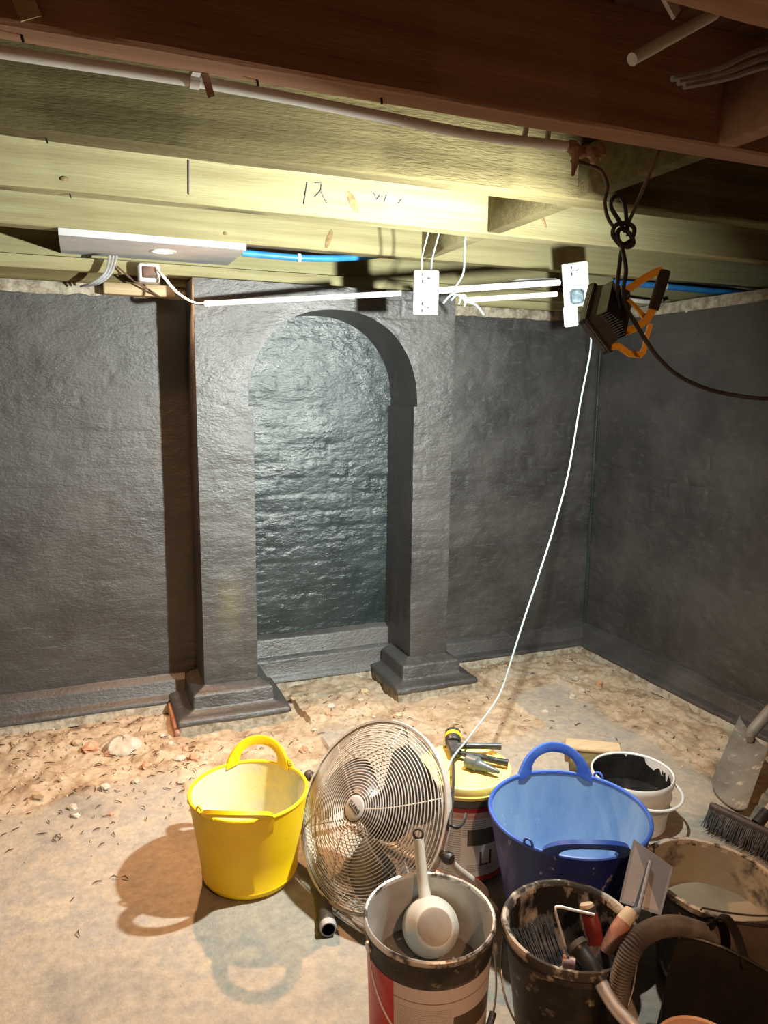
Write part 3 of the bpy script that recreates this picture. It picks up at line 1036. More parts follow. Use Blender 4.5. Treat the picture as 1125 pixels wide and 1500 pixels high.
# sockets
def socket(name, c, z, x, lab, w=.086, h=.146, plug=False):
    """double socket mounted on end; z = facing, x = width direction"""
    t = thing(name, c, lab, 'socket', 'double sockets')
    M = frame(c, z, x)
    mb = MB()
    mb.box(-w / 2, w / 2, -h / 2, h / 2, -.004, .006, M, bev=.003)
    mb.build('faceplate', M_socket, t)
    mb = MB()
    mb.box(-w / 2 + .003, w / 2 - .003, -h / 2 + .003, h / 2 - .003, -.036, -.004, M)
    mb.build('back_box', M_socket, t)
    for sgn in (-1, 1):
        mb = MB()
        mb.box(.012, .030, sgn * .014 - .008, sgn * .014 + .008, .006, .0085, M, bev=.0015)
        mb.build('switch', M_socket, t)
        for px_, py_, a_, b_ in ((.008, sgn * .048, .006, .0022), (-.012, sgn * .048 + .011, .0025, .0055), (-.012, sgn * .048 - .011, .0025, .0055)):
            if plug and sgn < 0:
                continue
            mb = MB()
            mb.box(px_ - a_, px_ + a_, py_ - b_, py_ + b_, .0055, .0066, M)
            mb.build('pin_hole', M_dark, t)
    for sgn in (-1, 1):
        mb = MB()
        mb.lathe([(0, .0075), (.0025, .0075), (.003, .006)], 12, M=M @ Matrix.Translation((0, sgn * .062 * 0 + sgn * .0675, 0)))
        mb.build('screw', M_steel, t)
    return M


S1 = Vector((1.11, 2.38, 1.632))
MS1 = socket('power_socket', S1, (-.40, -.91, -.05), (1, -.42, 0), 'white double socket hanging on end above the arch')
S2 = Vector((1.645, 2.275, 1.679))
MS2 = socket('power_socket', S2, (-.52, -.84, -.06), (.93, -.56, .13), 'white double socket with a smoky plug beside the work light', .09, .15, True)
mb = MB()
mb.box(-.024, .024, -.068, -.018, .006, .036, MS2, bev=.008)
pl = mb.build('plug', M_plug)
tag(pl, 'smoky translucent plug in the lower half of the right socket', 'plug')
mb = MB()
mb.box(-.047, .002, -.142, -.07, -.030, -.016, MS2, bev=.004)
tag(mb.build('trunking_end', M_white), 'white trunking tail hanging below the right socket', 'trunking')


def bar(name, a, b, r, mt, label, cat='conduit'):
    mb = MB()
    mb.tube([a, b], r, 12)
    o = mb.build(name, mt)
    return tag(o, label, cat)


bar('conduit', (.424, 2.75, 1.596), (1.040, 2.43, 1.632), .0095, M_white, 'sloping white conduit in front of the pier left of the left socket')
bar('conduit', (1.150, 2.375, 1.641), (1.600, 2.31, 1.688), .011, M_white, 'upper white conduit joining the two sockets')
bar('conduit', (1.265, 2.40, 1.618), (1.625, 2.36, 1.655), .0095, M_white, 'lower white conduit between the two sockets')
# loose cable coil on the lower conduit
mb = MB()
for k in range(3):
    mb.tube([(1.175 + .03 * k, 2.375, 1.60 + .012 * (k % 2)), (1.20 + .02 * k, 2.36, 1.63), (1.245 + .008 * k, 2.37, 1.622), (1.262, 2.385, 1.605 - .004 * k)], .0035, 6, 5)
mb.tube([(1.262, 2.38, 1.612), (1.30, 2.37, 1.60), (1.332, 2.37, 1.568)], .004, 6, 5)
tag(mb.build('cable_ends', M_cable_white), 'tangle of bare white cable ends beside the left socket', 'cable')
for x, off, lab in ((1.10, 0, 'left'), (1.135, .004, 'right')):
    mb = MB()
    mb.tube([(x, 2.395, 1.700), (x + off, 2.395, 1.75), (x - .01 + off, 2.33, 1.815), (x - .012, 2.31, 1.86)], .003, 6, 4)
    tag(mb.build('socket_lead', M_cable_grey), lab + ' grey lead rising from the top of the left socket', 'cable')
mb = MB()
mb.tube([(1.212, 2.36, 1.655), (1.235, 2.35, 1.70), (1.228, 2.33, 1.76), (1.222, 2.315, 1.83)], .0035, 6, 5)
tag(mb.build('socket_lead', M_cable_white), 'curved white lead dropping from the joist right of the left socket', 'cable')
mb = MB()
mb.tube([(1.40, 2.40, 1.662), (1.45, 2.39, 1.69), (1.53, 2.37, 1.70), (1.60, 2.33, 1.70)], .0045, 6, 5)
tag(mb.build('socket_lead', M_cable_grey), 'grey lead looping behind the upper conduit to the right socket', 'cable')

# junction box and cables left of the pier top
t = thing('junction_box', (.27, 2.98, 1.715), 'small white junction box on the wall plate left of the pier', 'box')
mb = MB()
mb.box(.222, .298, 2.98, 3.045, 1.690, 1.755, bev=.005)
mb.build('case', M_white, t)
mb = MB()
mb.box(.235, .285, 2.974, 2.981, 1.703, 1.745, bev=.002)
mb.build('cover', M_cable_brown, t)
for k in range(3):
    mb = MB()
    mb.tube([(.02 + .014 * k, 3.04, 1.665 + .003 * k), (.06 + .012 * k, 2.99, 1.675), (.105 + .01 * k, 2.98, 1.71), (.125 + .012 * k, 2.99, 1.775)], .0042, 6, 5)
    tag(mb.build('wall_cable', M_cable_grey), ('left', 'middle', 'right')[k] + ' of three grey cables bent over the wall head at far left', 'cable', 'cables over the wall head')
mb = MB()
mb.tube([(.285, 2.965, 1.735), (.31, 2.94, 1.70), (.345, 2.88, 1.645), (.39, 2.79, 1.602), (.43, 2.748, 1.597)], .0050, 7, 6)
tag(mb.build('conduit_lead', M_cable_grey), 'grey lead drooping from the junction box into the sloping conduit', 'cable')
mb = MB()
mb.tube([(.15, 3.03, 1.745), (.20, 3.02, 1.70), (.27, 3.03, 1.66), (.30, 3.06, 1.648)], .004, 6, 5)
tag(mb.build('wall_cable', M_cable_brown), 'brown cable trailing across the timber below the junction box', 'cable')
mb = MB()
mb.box(.10, .36, 3.06, 3.12, 1.648, 1.690, bev=.004)
tag(mb.build('timber_packer', M_wood_pale), 'pale timber packer on the wall head left of the pier', 'timber')

# ---------------------------------------------------------------- work light
r_, u_, f_ = rt2, up2, fw
e1 = (r_ * -26 + u_ * -65 + f_ * -50).normalized()
e2 = (r_ * 43 + u_ * -39 + f_ * 28.3)
e2 = (e2 - e1 * e2.dot(e1)).normalized()
n_ = e1.cross(e2)
if n_.dot(f_) < 0:
    n_ = -n_
LC = LAMP
wl = thing('work_light', (LC.x, LC.y, LC.z), 'black finned work light with orange stand hanging from a knotted cable', 'work light')
ML = Matrix.Identity(4)
xa = e1
ya = n_.cross(xa)
for i in range(3):
    ML[i][0], ML[i][1], ML[i][2], ML[i][3] = xa[i], ya[i], n_[i], LC[i]
# local: +z = light direction, faces the wall; x along e1, y across
hx, hy = .073, .052
mb = MB()
mb.box(-hx, hx, -hy, hy, -.006, .003, ML, bev=.003)
mb.box(-hx, hx, -hy, -hy + .009, .002, .013, ML)
mb.box(-hx, hx, hy - .009, hy, .002, .013, ML)
mb.box(-hx, -hx + .009, -hy, hy, .002, .013, ML)
mb.box(hx - .009, hx, -hy, hy, .002, .013, ML)
mb.build('bezel', M_blackpl, wl)
mb = MB()
vs = []
for z, s in ((-.004, .007), (-.030, .014), (-.042, .024)):
    vs += [ML @ Vector((a_ * (hx - s), b_ * (hy - s), z)) for a_, b_ in ((-1, -1), (1, -1), (1, 1), (-1, 1))]
fs = [(8, 9, 10, 11)]
for k in (0, 4):
    for i in range(4):
        fs.append((k + i, k + (i + 1) % 4, k + 4 + (i + 1) % 4, k + 4 + i))
mb.add(vs, fs)
mb.build('housing', M_blackpl, wl)
for k in range(13):
    mb = MB()
    y = -.039 + k * .0065
    mb.box(-.058, .058, y - .0014, y + .0014, -.060 + .012 * abs(k - 6) / 6, -.010, ML)
    mb.build('cooling_fin', M_cable_brown if False else M_blackpl, wl)
mb = MB()
mb.box(-hx + .008, hx - .008, -hy + .008, hy - .008, .0032, .0045, ML)
mb.build('glass', mat('lit_led_panel', (.93, 1.0, .95), .3, emit=30.0), wl)
area('flood_lamp', LC + n_ * .014, n_, .05, FLOOD_W, FLOOD_COL)
# pivot knobs on two sides of the housing
def V(x, y, z):
    return Vector((x, y, z))


K1 = V(1.1527, 1.4607, 1.4067)
K2 = V(1.1603, 1.4233, 1.5225)
for K in (K1, K2):
    mb = MB()
    mb.lathe([(0, .012), (.010, .012), (.0125, .006), (.0125, -.008), (0, -.008)], 14, M=frame(K, r_ * .6 - f_ * .6 - u_ * .3))
    kb = mb.build('pivot_knob', M_blackpl, wl)
    mb = MB()
    mb.lathe([(0, .014), (.004, .014), (.004, .011)], 10, M=frame(K, r_ * .6 - f_ * .6 - u_ * .3))
    mb.build('bolt', M_wire, kb)
sd = (f_ + u_ * .25).normalized()
G1, G2 = V(1.2511, 1.3958, 1.5759), V(1.2294, 1.4008, 1.4921)
# upper orange bar: knob -> grip top ; lower bar: knob -> grip foot ; loop foot
mb = MB()
mb.ribbon([K2, V(1.1646, 1.4178, 1.5327), V(1.2049, 1.4064, 1.5607), V(1.2337, 1.4028, 1.5756), V(1.2454, 1.3986, 1.5789)], .017, .0035, u_ + r_ * .5)
mb.build('stand_bar', M_orange, wl)
mb = MB()
mb.ribbon([K1, V(1.1611, 1.4349, 1.4351), V(1.1945, 1.4131, 1.4503), V(1.2152, 1.4025, 1.4688), V(1.2295, 1.4010, 1.4937)], .018, .0035, u_ + r_ * .5)
mb.build('stand_bar', M_orange, wl)
mb = MB()
mb.ribbon([K2, V(1.1976, 1.4386, 1.5094), V(1.2254, 1.4339, 1.4842), V(1.2392, 1.4250, 1.4655)], .017, .0035, u_ - r_ * .6)
mb.build('stand_foot', M_orange, wl)
mb = MB()
mb.ribbon([K1, V(1.1646, 1.4343, 1.4089), V(1.1907, 1.4263, 1.3923), V(1.2177, 1.4204, 1.3897), V(1.2255, 1.4189, 1.3992)], .015, .0035, u_ - r_ * .5)
mb.ribbon([V(1.2254, 1.4184, 1.3961), V(1.2294, 1.4170, 1.4288), V(1.2363, 1.4145, 1.4614)], .011, .0035, r_)
mb.build('stand_foot', M_orange, wl)
mb = MB()
mb.tube([G1 + (G1 - G2) * .02, G1, G1 * .7 + G2 * .3, G2], [.008, .0125, .0135, .012], 14, 4)
mb.build('foam_grip', M_cable_brown if False else mat('black_foam_grip', (.030, .024, .022), .85, bump=.6, bscale=150), wl)
# suspension cable of the lamp and its knot
mb = MB()
mb.tube([V(1.1380, 1.4046, 1.4894), V(1.1377, 1.4175, 1.5310), V(1.1481, 1.4283, 1.5853), V(1.1628, 1.4411, 1.6301)], .0048, 8, 5)
mb.tube([V(1.1560, 1.4326, 1.6281), V(1.1483, 1.4045, 1.5745), V(1.1369, 1.3955, 1.5284), V(1.1372, 1.3832, 1.4903), V(1.1504, 1.3666, 1.4570), V(1.1722, 1.3504, 1.4154), V(1.1993, 1.3384, 1.3785), V(1.2402, 1.3268, 1.3447), V(1.2963, 1.3103, 1.3183), V(1.3606, 1.2924, 1.3023), V(1.4534, 1.2530, 1.2927), V(1.6166, 1.2114, 1.3084), V(1.95, 1.15, 1.40), V(2.30, 1.12, 1.62), V(2.43, 1.10, 1.715), V(2.75, 1.10, 1.712)], .0048, 8, 5)
mb.tube([(1.1628, 1.4411, 1.6301), (1.1400, 1.4459, 1.6543), (1.1441, 1.4437, 1.6764), (1.1701, 1.4386, 1.6822), (1.1909, 1.4371, 1.6719), (1.1880, 1.4427, 1.6473), (1.1658, 1.4478, 1.6374), (1.1526, 1.4499, 1.6561), (1.1552, 1.4379, 1.6689), (1.1691, 1.4259, 1.6576), (1.1808, 1.4242, 1.6376), (1.1702, 1.4337, 1.6294), (1.1482, 1.4362, 1.6429), (1.1465, 1.4384, 1.6638)], .0052, 8, 5)
mb.tube([(1.1718, 1.4435, 1.6640), (1.1587, 1.4536, 1.6915), (1.1443, 1.4646, 1.7205), (1.1496, 1.4659, 1.7405), (1.1642, 1.4606, 1.7438), (1.1734, 1.4536, 1.7255), (1.1758, 1.4459, 1.6871), (1.1771, 1.4400, 1.6564)], .0048, 8, 5)
mb.build('power_cable', M_cable_black, wl)
mb = MB()
mb.tube([V(1.1559, 1.4628, 1.6751), V(1.1493, 1.4811, 1.7020), V(1.1519, 1.4977, 1.7403), V(1.1596, 1.5010, 1.7763), V(1.1466, 1.5122, 1.8106), V(1.0856, 1.4821, 1.8091), V(1.0231, 1.4513, 1.8009)], .0042, 8, 6)
tag(mb.build('hanging_cable', M_cable_brown), 'left brown cable holding the work light knot to the joist', 'cable')
mb = MB()
mb.tube([V(1.1871, 1.4527, 1.6894), V(1.1909, 1.4352, 1.7233), V(1.1863, 1.4008, 1.7657), V(1.1823, 1.3670, 1.8129), V(1.1890, 1.3591, 1.8460)], .0042, 8, 6)
tag(mb.build('hanging_cable', M_cable_brown), 'right brown cable running straight up from the work light knot', 'cable')

# white fan cord from the right socket to the fan
mb = MB()
mb.tube([(1.655, 2.245, 1.615), (1.667, 2.20, 1.484), (1.598, 2.15, 1.267), (1.528, 2.10, 1.038), (1.446, 2.05, .863), (1.361, 2.00, .718), (1.272, 1.95, .569), (1.215, 1.92, .461), (1.174, 1.90, .384), (1.105, 1.85, .349), (1.036, 1.80, .332), (.966, 1.74, .324), (.89, 1.68, .312), (.84, 1.635, .27), (.80, 1.61, .20)], .0030, 8, 6)
tag(mb.build('fan_cord', M_cable_white), 'long white cord slanting down from the right socket to the fan', 'cord')


# ================================================================= TUBS
def flexi_tub(c, h, r0, r1, ang, mo, mi, mr, label, fleans, hw=.082, hh=.072):
    t = thing('flexible_tub', (c[0], c[1], .002), label, 'tub')
    th = .0045
    mb = MB()
    mb.lathe([(0, .004), (r0 - .02, .002), (r0 - .004, .004), (r0 + .003, .014), (r0 + .006, .022), (r0 + .004, .026), (r0 + (r1 - r0) * .4, h * .4), (r0 + (r1 - r0) * .75, h * .72), (r1, h - .004)], 96, c=(c[0], c[1], .002))
    mb.build('outer_wall', mo, t)
    mb = MB()
    mb.lathe([(r1 - th, h - .003), (r0 + (r1 - r0) * .75 - th, h * .72), (r0 + (r1 - r0) * .4 - th, h * .4), (r0 - th, .03), (r0 - .03, .012), (0, .011)], 96, c=(c[0], c[1], .002))
    mb.build('inner_wall', mi, t)
    mb = MB()
    ring = [(c[0] + (r1 - th * .4) * math.cos(a), c[1] + (r1 - th * .4) * math.sin(a), h) for a in np.linspace(0, 2 * PI, 97)[:-1]]
    mb.tube(ring, .0048, 8, closed=True)
    mb.build('rim', mr, t)
    for a0, lean in zip((ang, ang + PI), fleans):
        mb = MB()
        # arch band, outline in (s, t) wrapped on the rim
        def mapp(s, tt, dr):
            a = a0 + s / r1
            rad = r1 - th * .5 + tt * math.sin(lean) + dr * math.cos(lean)
            return (c[0] + rad * math.cos(a), c[1] + rad * math.sin(a), .002 + h + tt * math.cos(lean) - dr * math.sin(lean))
        N = 28
        rows = []
        for i in range(N + 1):
            p = PI * i / N
            flare = 1 + .22 * (1 - math.sin(p)) ** 2
            so, to = -hw * math.cos(p) * flare, hh * math.sin(p) ** .8 - .014 * (1 - math.sin(p))
            si, ti = -(hw - .024) * math.cos(p), max(0.0, (hh - .022)) * math.sin(p) ** .8 - .002
            rows.append([mapp(so, to, .005), mapp((so + si) / 2, (to + ti) / 2, .0075), mapp(si, ti, .005), mapp(si, ti, -.005), mapp((so + si) / 2, (to + ti) / 2, -.0075), mapp(so, to, -.005), mapp(so, to, .005)])
        mb.grid(np.array(rows))
        mb.build('handle', mr, t)
        # thick reinforcing pad on the wall below the handle
        mb = MB()
        rows = []
        for s in np.linspace(-hw * 1.15, hw * 1.15, 16):
            col_ = []
            for z in (h - .002, h * .86, h * .80):
                rr = r0 + (r1 - r0) * (z / h) + (.0035 if z > h * .82 else .0008)
                a = a0 + s / r1
                col_.append((c[0] + rr * math.cos(a), c[1] + rr * math.sin(a), .002 + z))
            rows.append(col_)
        mb.grid(np.array(rows), flip=True)
        mb.build('handle_pad', mo, t)
    for k, da in enumerate((.62, PI + .70)):
        a = ang - da
        p = Vector((c[0] + r1 * math.cos(a), c[1] + r1 * math.sin(a), h + .006))
        tan = Vector((-math.sin(a), math.cos(a), 0))
        mb = MB()
        mb.tube([p + tan * (.011 * math.cos(q)) + Vector((0, 0, .012 * math.sin(q))) for q in np.linspace(-.3, PI + .3, 12)], .0032, 7)
        mb.build('eyelet', mr, t)
    return t


ya_ = math.atan2(1.973 - 1.702, .42 - .304)
flexi_tub((.365, 1.839), .245, .123, .156, ya_, M_yellow, M_yellow_in, M_yellow, 'bright yellow flexible tub with plaster-smeared inside on the open floor', (.15, .75))
ba_ = math.atan2(1.55 - 1.224, 1.124 - .984)
flexi_tub((1.058, 1.382), .291, .136, .193, ba_, M_blue, M_blue_in, M_bluerim, 'large dark blue flexible tub with dusty pale blue inside', (.12, .55), .088, .078)


# ---------------------------------------------------------------- drums
def set_uv(o, c, ref, z0, z1):
    me = o.data
    uv = me.uv_layers.new(name='UVMap')
    for l in me.loops:
        p = me.vertices[l.vertex_index].co
        a = math.atan2(p.y - c[1], p.x - c[0]) - ref
        a = (a + PI) % (2 * PI) - PI
        uv.data[l.index].uv = (math.degrees(a) / 100, (p.z - z0) / (z1 - z0))


def label_patch(c, r, z0, z1, ref, mt, name, parent, span=(-95, 95)):
    mb = MB()
    mb.lathe([(r, z0), (r, z1)], 60, c=(c[0], c[1], 0), a0=ref + math.radians(span[0]), a1=ref + math.radians(span[1]))
    o = mb.build(name, mt, parent)
    set_uv(o, c, ref, z0, z1)
    return o


def wrap_text(txt, size, c, r, ref, u, z, mt, name, parent):
    v, f = text_mesh(txt, size, .0004)
    mb = MB()
    vs = []
    for x, y, d in v:
        a = ref + math.radians(u) + x / r
        vs.append((c[0] + (r + d) * math.cos(a), c[1] + (r + d) * math.sin(a), z + y))
    mb.add(vs, f)
    o = mb.build(name, mt, parent, smooth_=False)
    return o


def bail(mb, c, r, z, a_mid, drop, wire=.0022, out=.0):
    """wire bail hanging round the side of a drum from two lugs"""
    pts = []
    for t in np.linspace(-1, 1, 25):
        a = a_mid + t * PI / 2
        zz = z - drop * (1 - t * t) ** .75
        pts.append((c[0] + (r + out) * math.cos(a), c[1] + (r + out) * math.sin(a), zz))
    mb.tube(pts, wire, 7, 2)
    return pts


# drum with yellow lid
c = (.931, 1.682)
ref = math.atan2(-c[1], -c[0])
t = thing('paint_drum', (c[0], c[1], .002), 'lidded grey drum with white printed label and yellow lid behind the fan', 'drum')
mb = MB()
mb.lathe([(0, .006), (.112, .004), (.116, .010), (.1175, .02), (.1195, .262), (.1215, .268)], 72, c=(c[0], c[1], .002))
mb.build('body', M_drum, t)
label_patch(c, .1206, .016, .226, ref, label_material('instruction_label', 'back'), 'label', t)
M_ltr = mat('dark_red_print', (.16, .035, .02), .5)
wrap_text('LI', .060, c, .1209, ref, 31, .062, M_ltr, 'lettering', t)
mb = MB()
mb.lathe([(.1215, .252), (.1275, .252), (.129, .262), (.129, .276), (.1265, .284), (.121, .286), (.117, .281), (.112, .280), (0, .281)], 72, c=(c[0], c[1], 0))
ld = mb.build('lid', M_lidyellow, t)
mb = MB()
mb.lathe([(.0, .2812), (.098, .2812), (.100, .2825), (.102, .2812)], 60, c=(c[0], c[1], 0))
mb.build('lid_ridge', M_lidyellow, ld)
mb = MB()
mb.tube([(c[0] + .1292 * math.cos(a), c[1] + .1292 * math.sin(a), .262) for a in np.linspace(0, 2 * PI, 73)[:-1]], .0022, 6, closed=True)
mb.build('lid_bead', M_lidyellow, ld)

# sealant gun on that lid
g = thing('sealant_gun', (.93, 1.70, .284), 'black and yellow sealant gun lying on the yellow drum lid', 'tool')
z = .302
mb = MB()
mb.tube([(.918, 1.728, z), (.84, 1.575, z), (.757, 1.428, z + .002), (.754, 1.412, z), (.768, 1.408, z - .004), (.788, 1.420, z), (.802, 1.436, z + .006)], .0042, 8, 5)
mb.build('plunger_rod', M_blackpl, g)
Mh = frame((.955, 1.80, .308), (.42, .86, .22))
mb = MB()
mb.lathe([(0, -.026), (.021, -.026), (.023, -.018), (.023, -.006)], 26, M=Mh)
mb.build('end_cap', M_blackpl, g)
mb = MB()
mb.lathe([(.0232, -.006), (.0245, -.004), (.0245, .006), (.0232, .008)], 26, M=Mh)
mb.build('yellow_band', M_yellow, g)
mb = MB()
mb.lathe([(.023, .008), (.023, .020), (.018, .026), (0, .026)], 26, M=Mh)
mb.build('end_cap', M_blackpl, g)
mb = MB()
mb.box(-.016, .016, -.030, .042, -.012, .012, frame((.932, 1.748, .302), (0, 0, 1), (1, -.3, 0)), bev=.004)
mb.build('body', M_fanmotor, g)
mb = MB()
mb.tube([(.945, 1.755, .306), (.985, 1.735, .308), (1.03, 1.722, .306), (1.062, 1.712, .304)], [.010, .009, .009, .010], 9, 4)
mb.build('handle', M_blackpl, g)
mb = MB()
mb.tube([(.94, 1.72, .300), (.98, 1.685, .300), (1.01, 1.655, .298), (1.038, 1.632, .297)], [.008, .009, .009, .010], 9, 4)
mb.build('trigger', M_blackpl, g)
Mn = frame((.935, 1.675, .302), (.55, -.82, -.05))
mb = MB()
mb.lathe([(0, -.004), (.016, -.004), (.019, 0), (.019, .022), (.0205, .024), (.0205, .030), (.016, .034), (.013, .046), (.005, .094), (.0035, .096), (.0025, .090)], 24, M=Mn)
mb.build('nozzle', mat('grey_nozzle', (.07, .085, .09), .35, c2=(.12, .14, .145), scale=20), g)

# front drum with scoop
c2_ = (.579, 1.168)
ref2 = math.atan2(-c2_[1], -c2_[0])
t = thing('paint_drum', (c2_[0], c2_[1], .002), 'open drum with red and white label holding grey powder and a scoop', 'drum')
mb = MB()
mb.lathe([(0, .006), (.108, .004), (.112, .012), (.1205, .235), (.1225, .285)], 72, c=(c2_[0], c2_[1], .002))
mb.build('body', M_drum, t)
o = label_patch(c2_, .1185, .03, .238, ref2, label_material('product_label', 'front'), 'label', t)
for vtx in o.data.vertices:
    k = (vtx.co.z - .03) / .208
    a = math.atan2(vtx.co.y - c2_[1], vtx.co.x - c2_[0])
    rr = .1142 + (.1214 - .1142) * k
    vtx.co.x, vtx.co.y = c2_[0] + rr * math.cos(a), c2_[1] + rr * math.sin(a)
mb = MB()
mb.lathe([(.1215, .242), (.1232, .243), (.1245, .275), (.126, .277), (.1275, .282), (.126, .287)], 72, c=(c2_[0], c2_[1], .002))
mb.build('collar', M_mixtub, t)
mb = MB()
mb.lathe([(.1262, .285), (.1285, .288), (.1285, .296), (.1255, .2985), (.122, .297), (.1205, .290)], 72, c=(c2_[0], c2_[1], .002))
mb.build('rim', M_drumrim, t)
mb = MB()
mb.lathe([(.1208, .292), (.1175, .20), (.115, .13)], 72, c=(c2_[0], c2_[1], .002))
mb.build('inner_wall', M_drum_in, t)
mb = MB()
N = 34
gr = np.linspace(0, .1165, 16)
P = np.zeros((64, 16, 3))
for i in range(64):
    a = 2 * PI * i / 64
    xx, yy = c2_[0] + gr * math.cos(a), c2_[1] + gr * math.sin(a)
    P[i] = np.stack([xx, yy, .165 + .03 * fbm(xx * 14, yy * 14, 91, 4) + .12 * (yy - c2_[1])], -1)
mb.grid(P, closeu=True)
o = mb.build('powder', M_slurry, t)
o['label'] = 'grey cement powder filling the drum'
o['kind'] = 'stuff'
# wire bail, folded down to the right with its grip
am = ref2 + math.radians(25)
hA = Vector((c2_[0] + .126 * math.cos(am - PI / 2), c2_[1] + .126 * math.sin(am - PI / 2), .262))
hB = Vector((c2_[0] + .126 * math.cos(am + PI / 2), c2_[1] + .126 * math.sin(am + PI / 2), .262))
mb = MB()
pts = []
for q in np.linspace(-1, 1, 31):
    a = am + q * PI / 2
    pts.append((c2_[0] + (.126 + .012 * (1 - q * q)) * math.cos(a), c2_[1] + (.126 + .012 * (1 - q * q)) * math.sin(a), .262 - .150 * (1 - abs(q) ** 2.2)))
mb.tube(pts, .0021, 7, 2)
bl = mb.build('bail_handle', M_wire, t)
mb = MB()
mb.tube([Vector(p) for p in pts[17:23]], .0068, 10, 3)
mb.build('bail_grip', M_blackpl, bl)
for h_ in (hA, hB):
    mb = MB()
    d_ = (h_ - Vector((c2_[0], c2_[1], .262))).normalized()
    mb.lathe([(.012, -.004), (.010, .003), (0, .004)], 14, M=frame(h_, d_))
    mb.build('lug', M_drumrim, t)

# scoop standing in the powder
s_ = thing('scoop', (.60, 1.20, .17), 'milky white plastic scoop standing in the open drum', 'scoop')
Wc, Bc = Vector((.612, 1.230, .216)), Vector((.586, 1.158, .276))
ax = (Bc - Wc).normalized()
MSc = frame(Wc, ax, (1, 0, 0))
Ls = (Bc - Wc).length
mb = MB()
mb.lathe([(.0525, -.012), (.0565, -.010), (.0575, 0), (.053, Ls * .5), (.040, Ls * .92), (.036, Ls), (.033, Ls + .002), (0, Ls + .001)], 44, M=MSc)
mb.lathe([(.0525, -.012), (.050, 0), (.036, Ls * .9), (0, Ls * .95)], 44, M=MSc)
mb.build('bowl', M_jug, s_)
mb = MB()
mb.lathe([(.0335, Ls + .0025), (.031, Ls + .0045), (0, Ls + .004)], 36, M=MSc)
mb.build('base', mat('dusty_scoop_base', (.42, .37, .30), .7, c2=(.34, .29, .24), scale=16), s_)
mb = MB()
hp = [Vector((.603, 1.228, .262)), Vector((.608, 1.258, .290)), Vector((.613, 1.285, .330)), Vector((.616, 1.303, .368))]
mb.tube(hp, [.015, .0115, .0115, .0105], 12, 5)
hd = mb.build('handle', M_jug, s_)
mb = MB()
Mr = frame((.6165, 1.306, .377), (-.45, -.8, .3))
mb.lathe([(.0115, -.007), (.0125, 0), (.0115, .007), (.0085, .007), (.0078, 0), (.0085, -.007), (.0115, -.007)], 22, M=Mr)
mb.build('hanging_ring', M_fanmotor, hd)
for k in (-1, 0, 1):
    mb = MB()
    mb.tube([Vector((.602 + .013 * k, 1.222, .266)), Vector((.598 + .015 * k, 1.196, .266)), Vector((.594 + .013 * k, 1.182, .262))], [.004, .003, .0012], 6, 3)
    mb.build('rib', M_jug, s_)

# ---------------------------------------------------------------- white bitumen bucket
cw = (1.50, 1.664)
t = thing('plastic_bucket', (cw[0], cw[1], .002), 'white ribbed bucket splashed with black bitumen inside beside the blue tub', 'bucket')
h = .168
mb = MB()
mb.lathe([(0, .004), (.100, .002), (.106, .008), (.109, .055), (.1125, .060), (.1125, .066), (.110, .070), (.1125, .098), (.117, .102), (.117, .109), (.1135, .113), (.1155, .138), (.1205, .141), (.1225, .150), (.1225, h - .004), (.120, h), (.1165, h - .003)], 72, c=(cw[0], cw[1], .002))
mb.build('body', M_white, t)
mb = MB()
mb.lathe([(.1168, h - .004), (.112, .09), (.111, .07)], 72, c=(cw[0], cw[1], .002))
mb.build('inner_wall', M_bucket_in, t)
mb = MB()
mb.disc((cw[0], cw[1], .085), .1125, seg=60)
mb.build('bitumen', M_bitumen, t)
mb = MB()
N_ = 220
P = np.zeros((N_, 7, 3))
for i in range(N_):
    a = 2 * PI * i / N_
    env = .5 + .5 * math.cos(a - math.radians(128))
    drip = float(vnoise(a * 5.0, .3, 5)) * .034 + float(vnoise(a * 17, .9, 8)) * .026
    ztop = min(h - .006, .098 + .060 * env + drip)
    for k in range(7):
        z_ = .080 + (ztop - .080) * k / 6
        rr = .1107 + (.1164 - .1107) * (z_ - .07) / (h - .074) - (.0014 if k < 6 else .0002)
        P[i, k] = (cw[0] + rr * math.cos(a), cw[1] + rr * math.sin(a), .002 + z_)
mb.grid(P, closeu=True, flip=True)
o = mb.build('bitumen_splash', M_bitumen, t)
o['label'] = 'black bitumen dripping down the inside'
aw = math.atan2(-cw[1], -cw[0]) + math.radians(62)
mb = MB()
pts = []
for q in np.linspace(-1, 1, 25):
    a = aw + q * 1.15
    rr = .120 + .030 * (1 - q * q)
    pts.append((cw[0] + rr * math.cos(a), cw[1] + rr * math.sin(a), .127 - .008 * (1 - q * q)))
mb.tube(pts, .0042, 8, 2)
mb.build('bail_handle', M_white, t)
for q in (-1, 1):
    a = aw + q * 1.15
    mb = MB()
    mb.lathe([(.010, -.006), (.009, .004), (0, .005)], 14, M=frame((cw[0] + .119 * math.cos(a), cw[1] + .119 * math.sin(a), .127), (math.cos(a), math.sin(a), 0)))
    mb.build('lug', M_white, t)

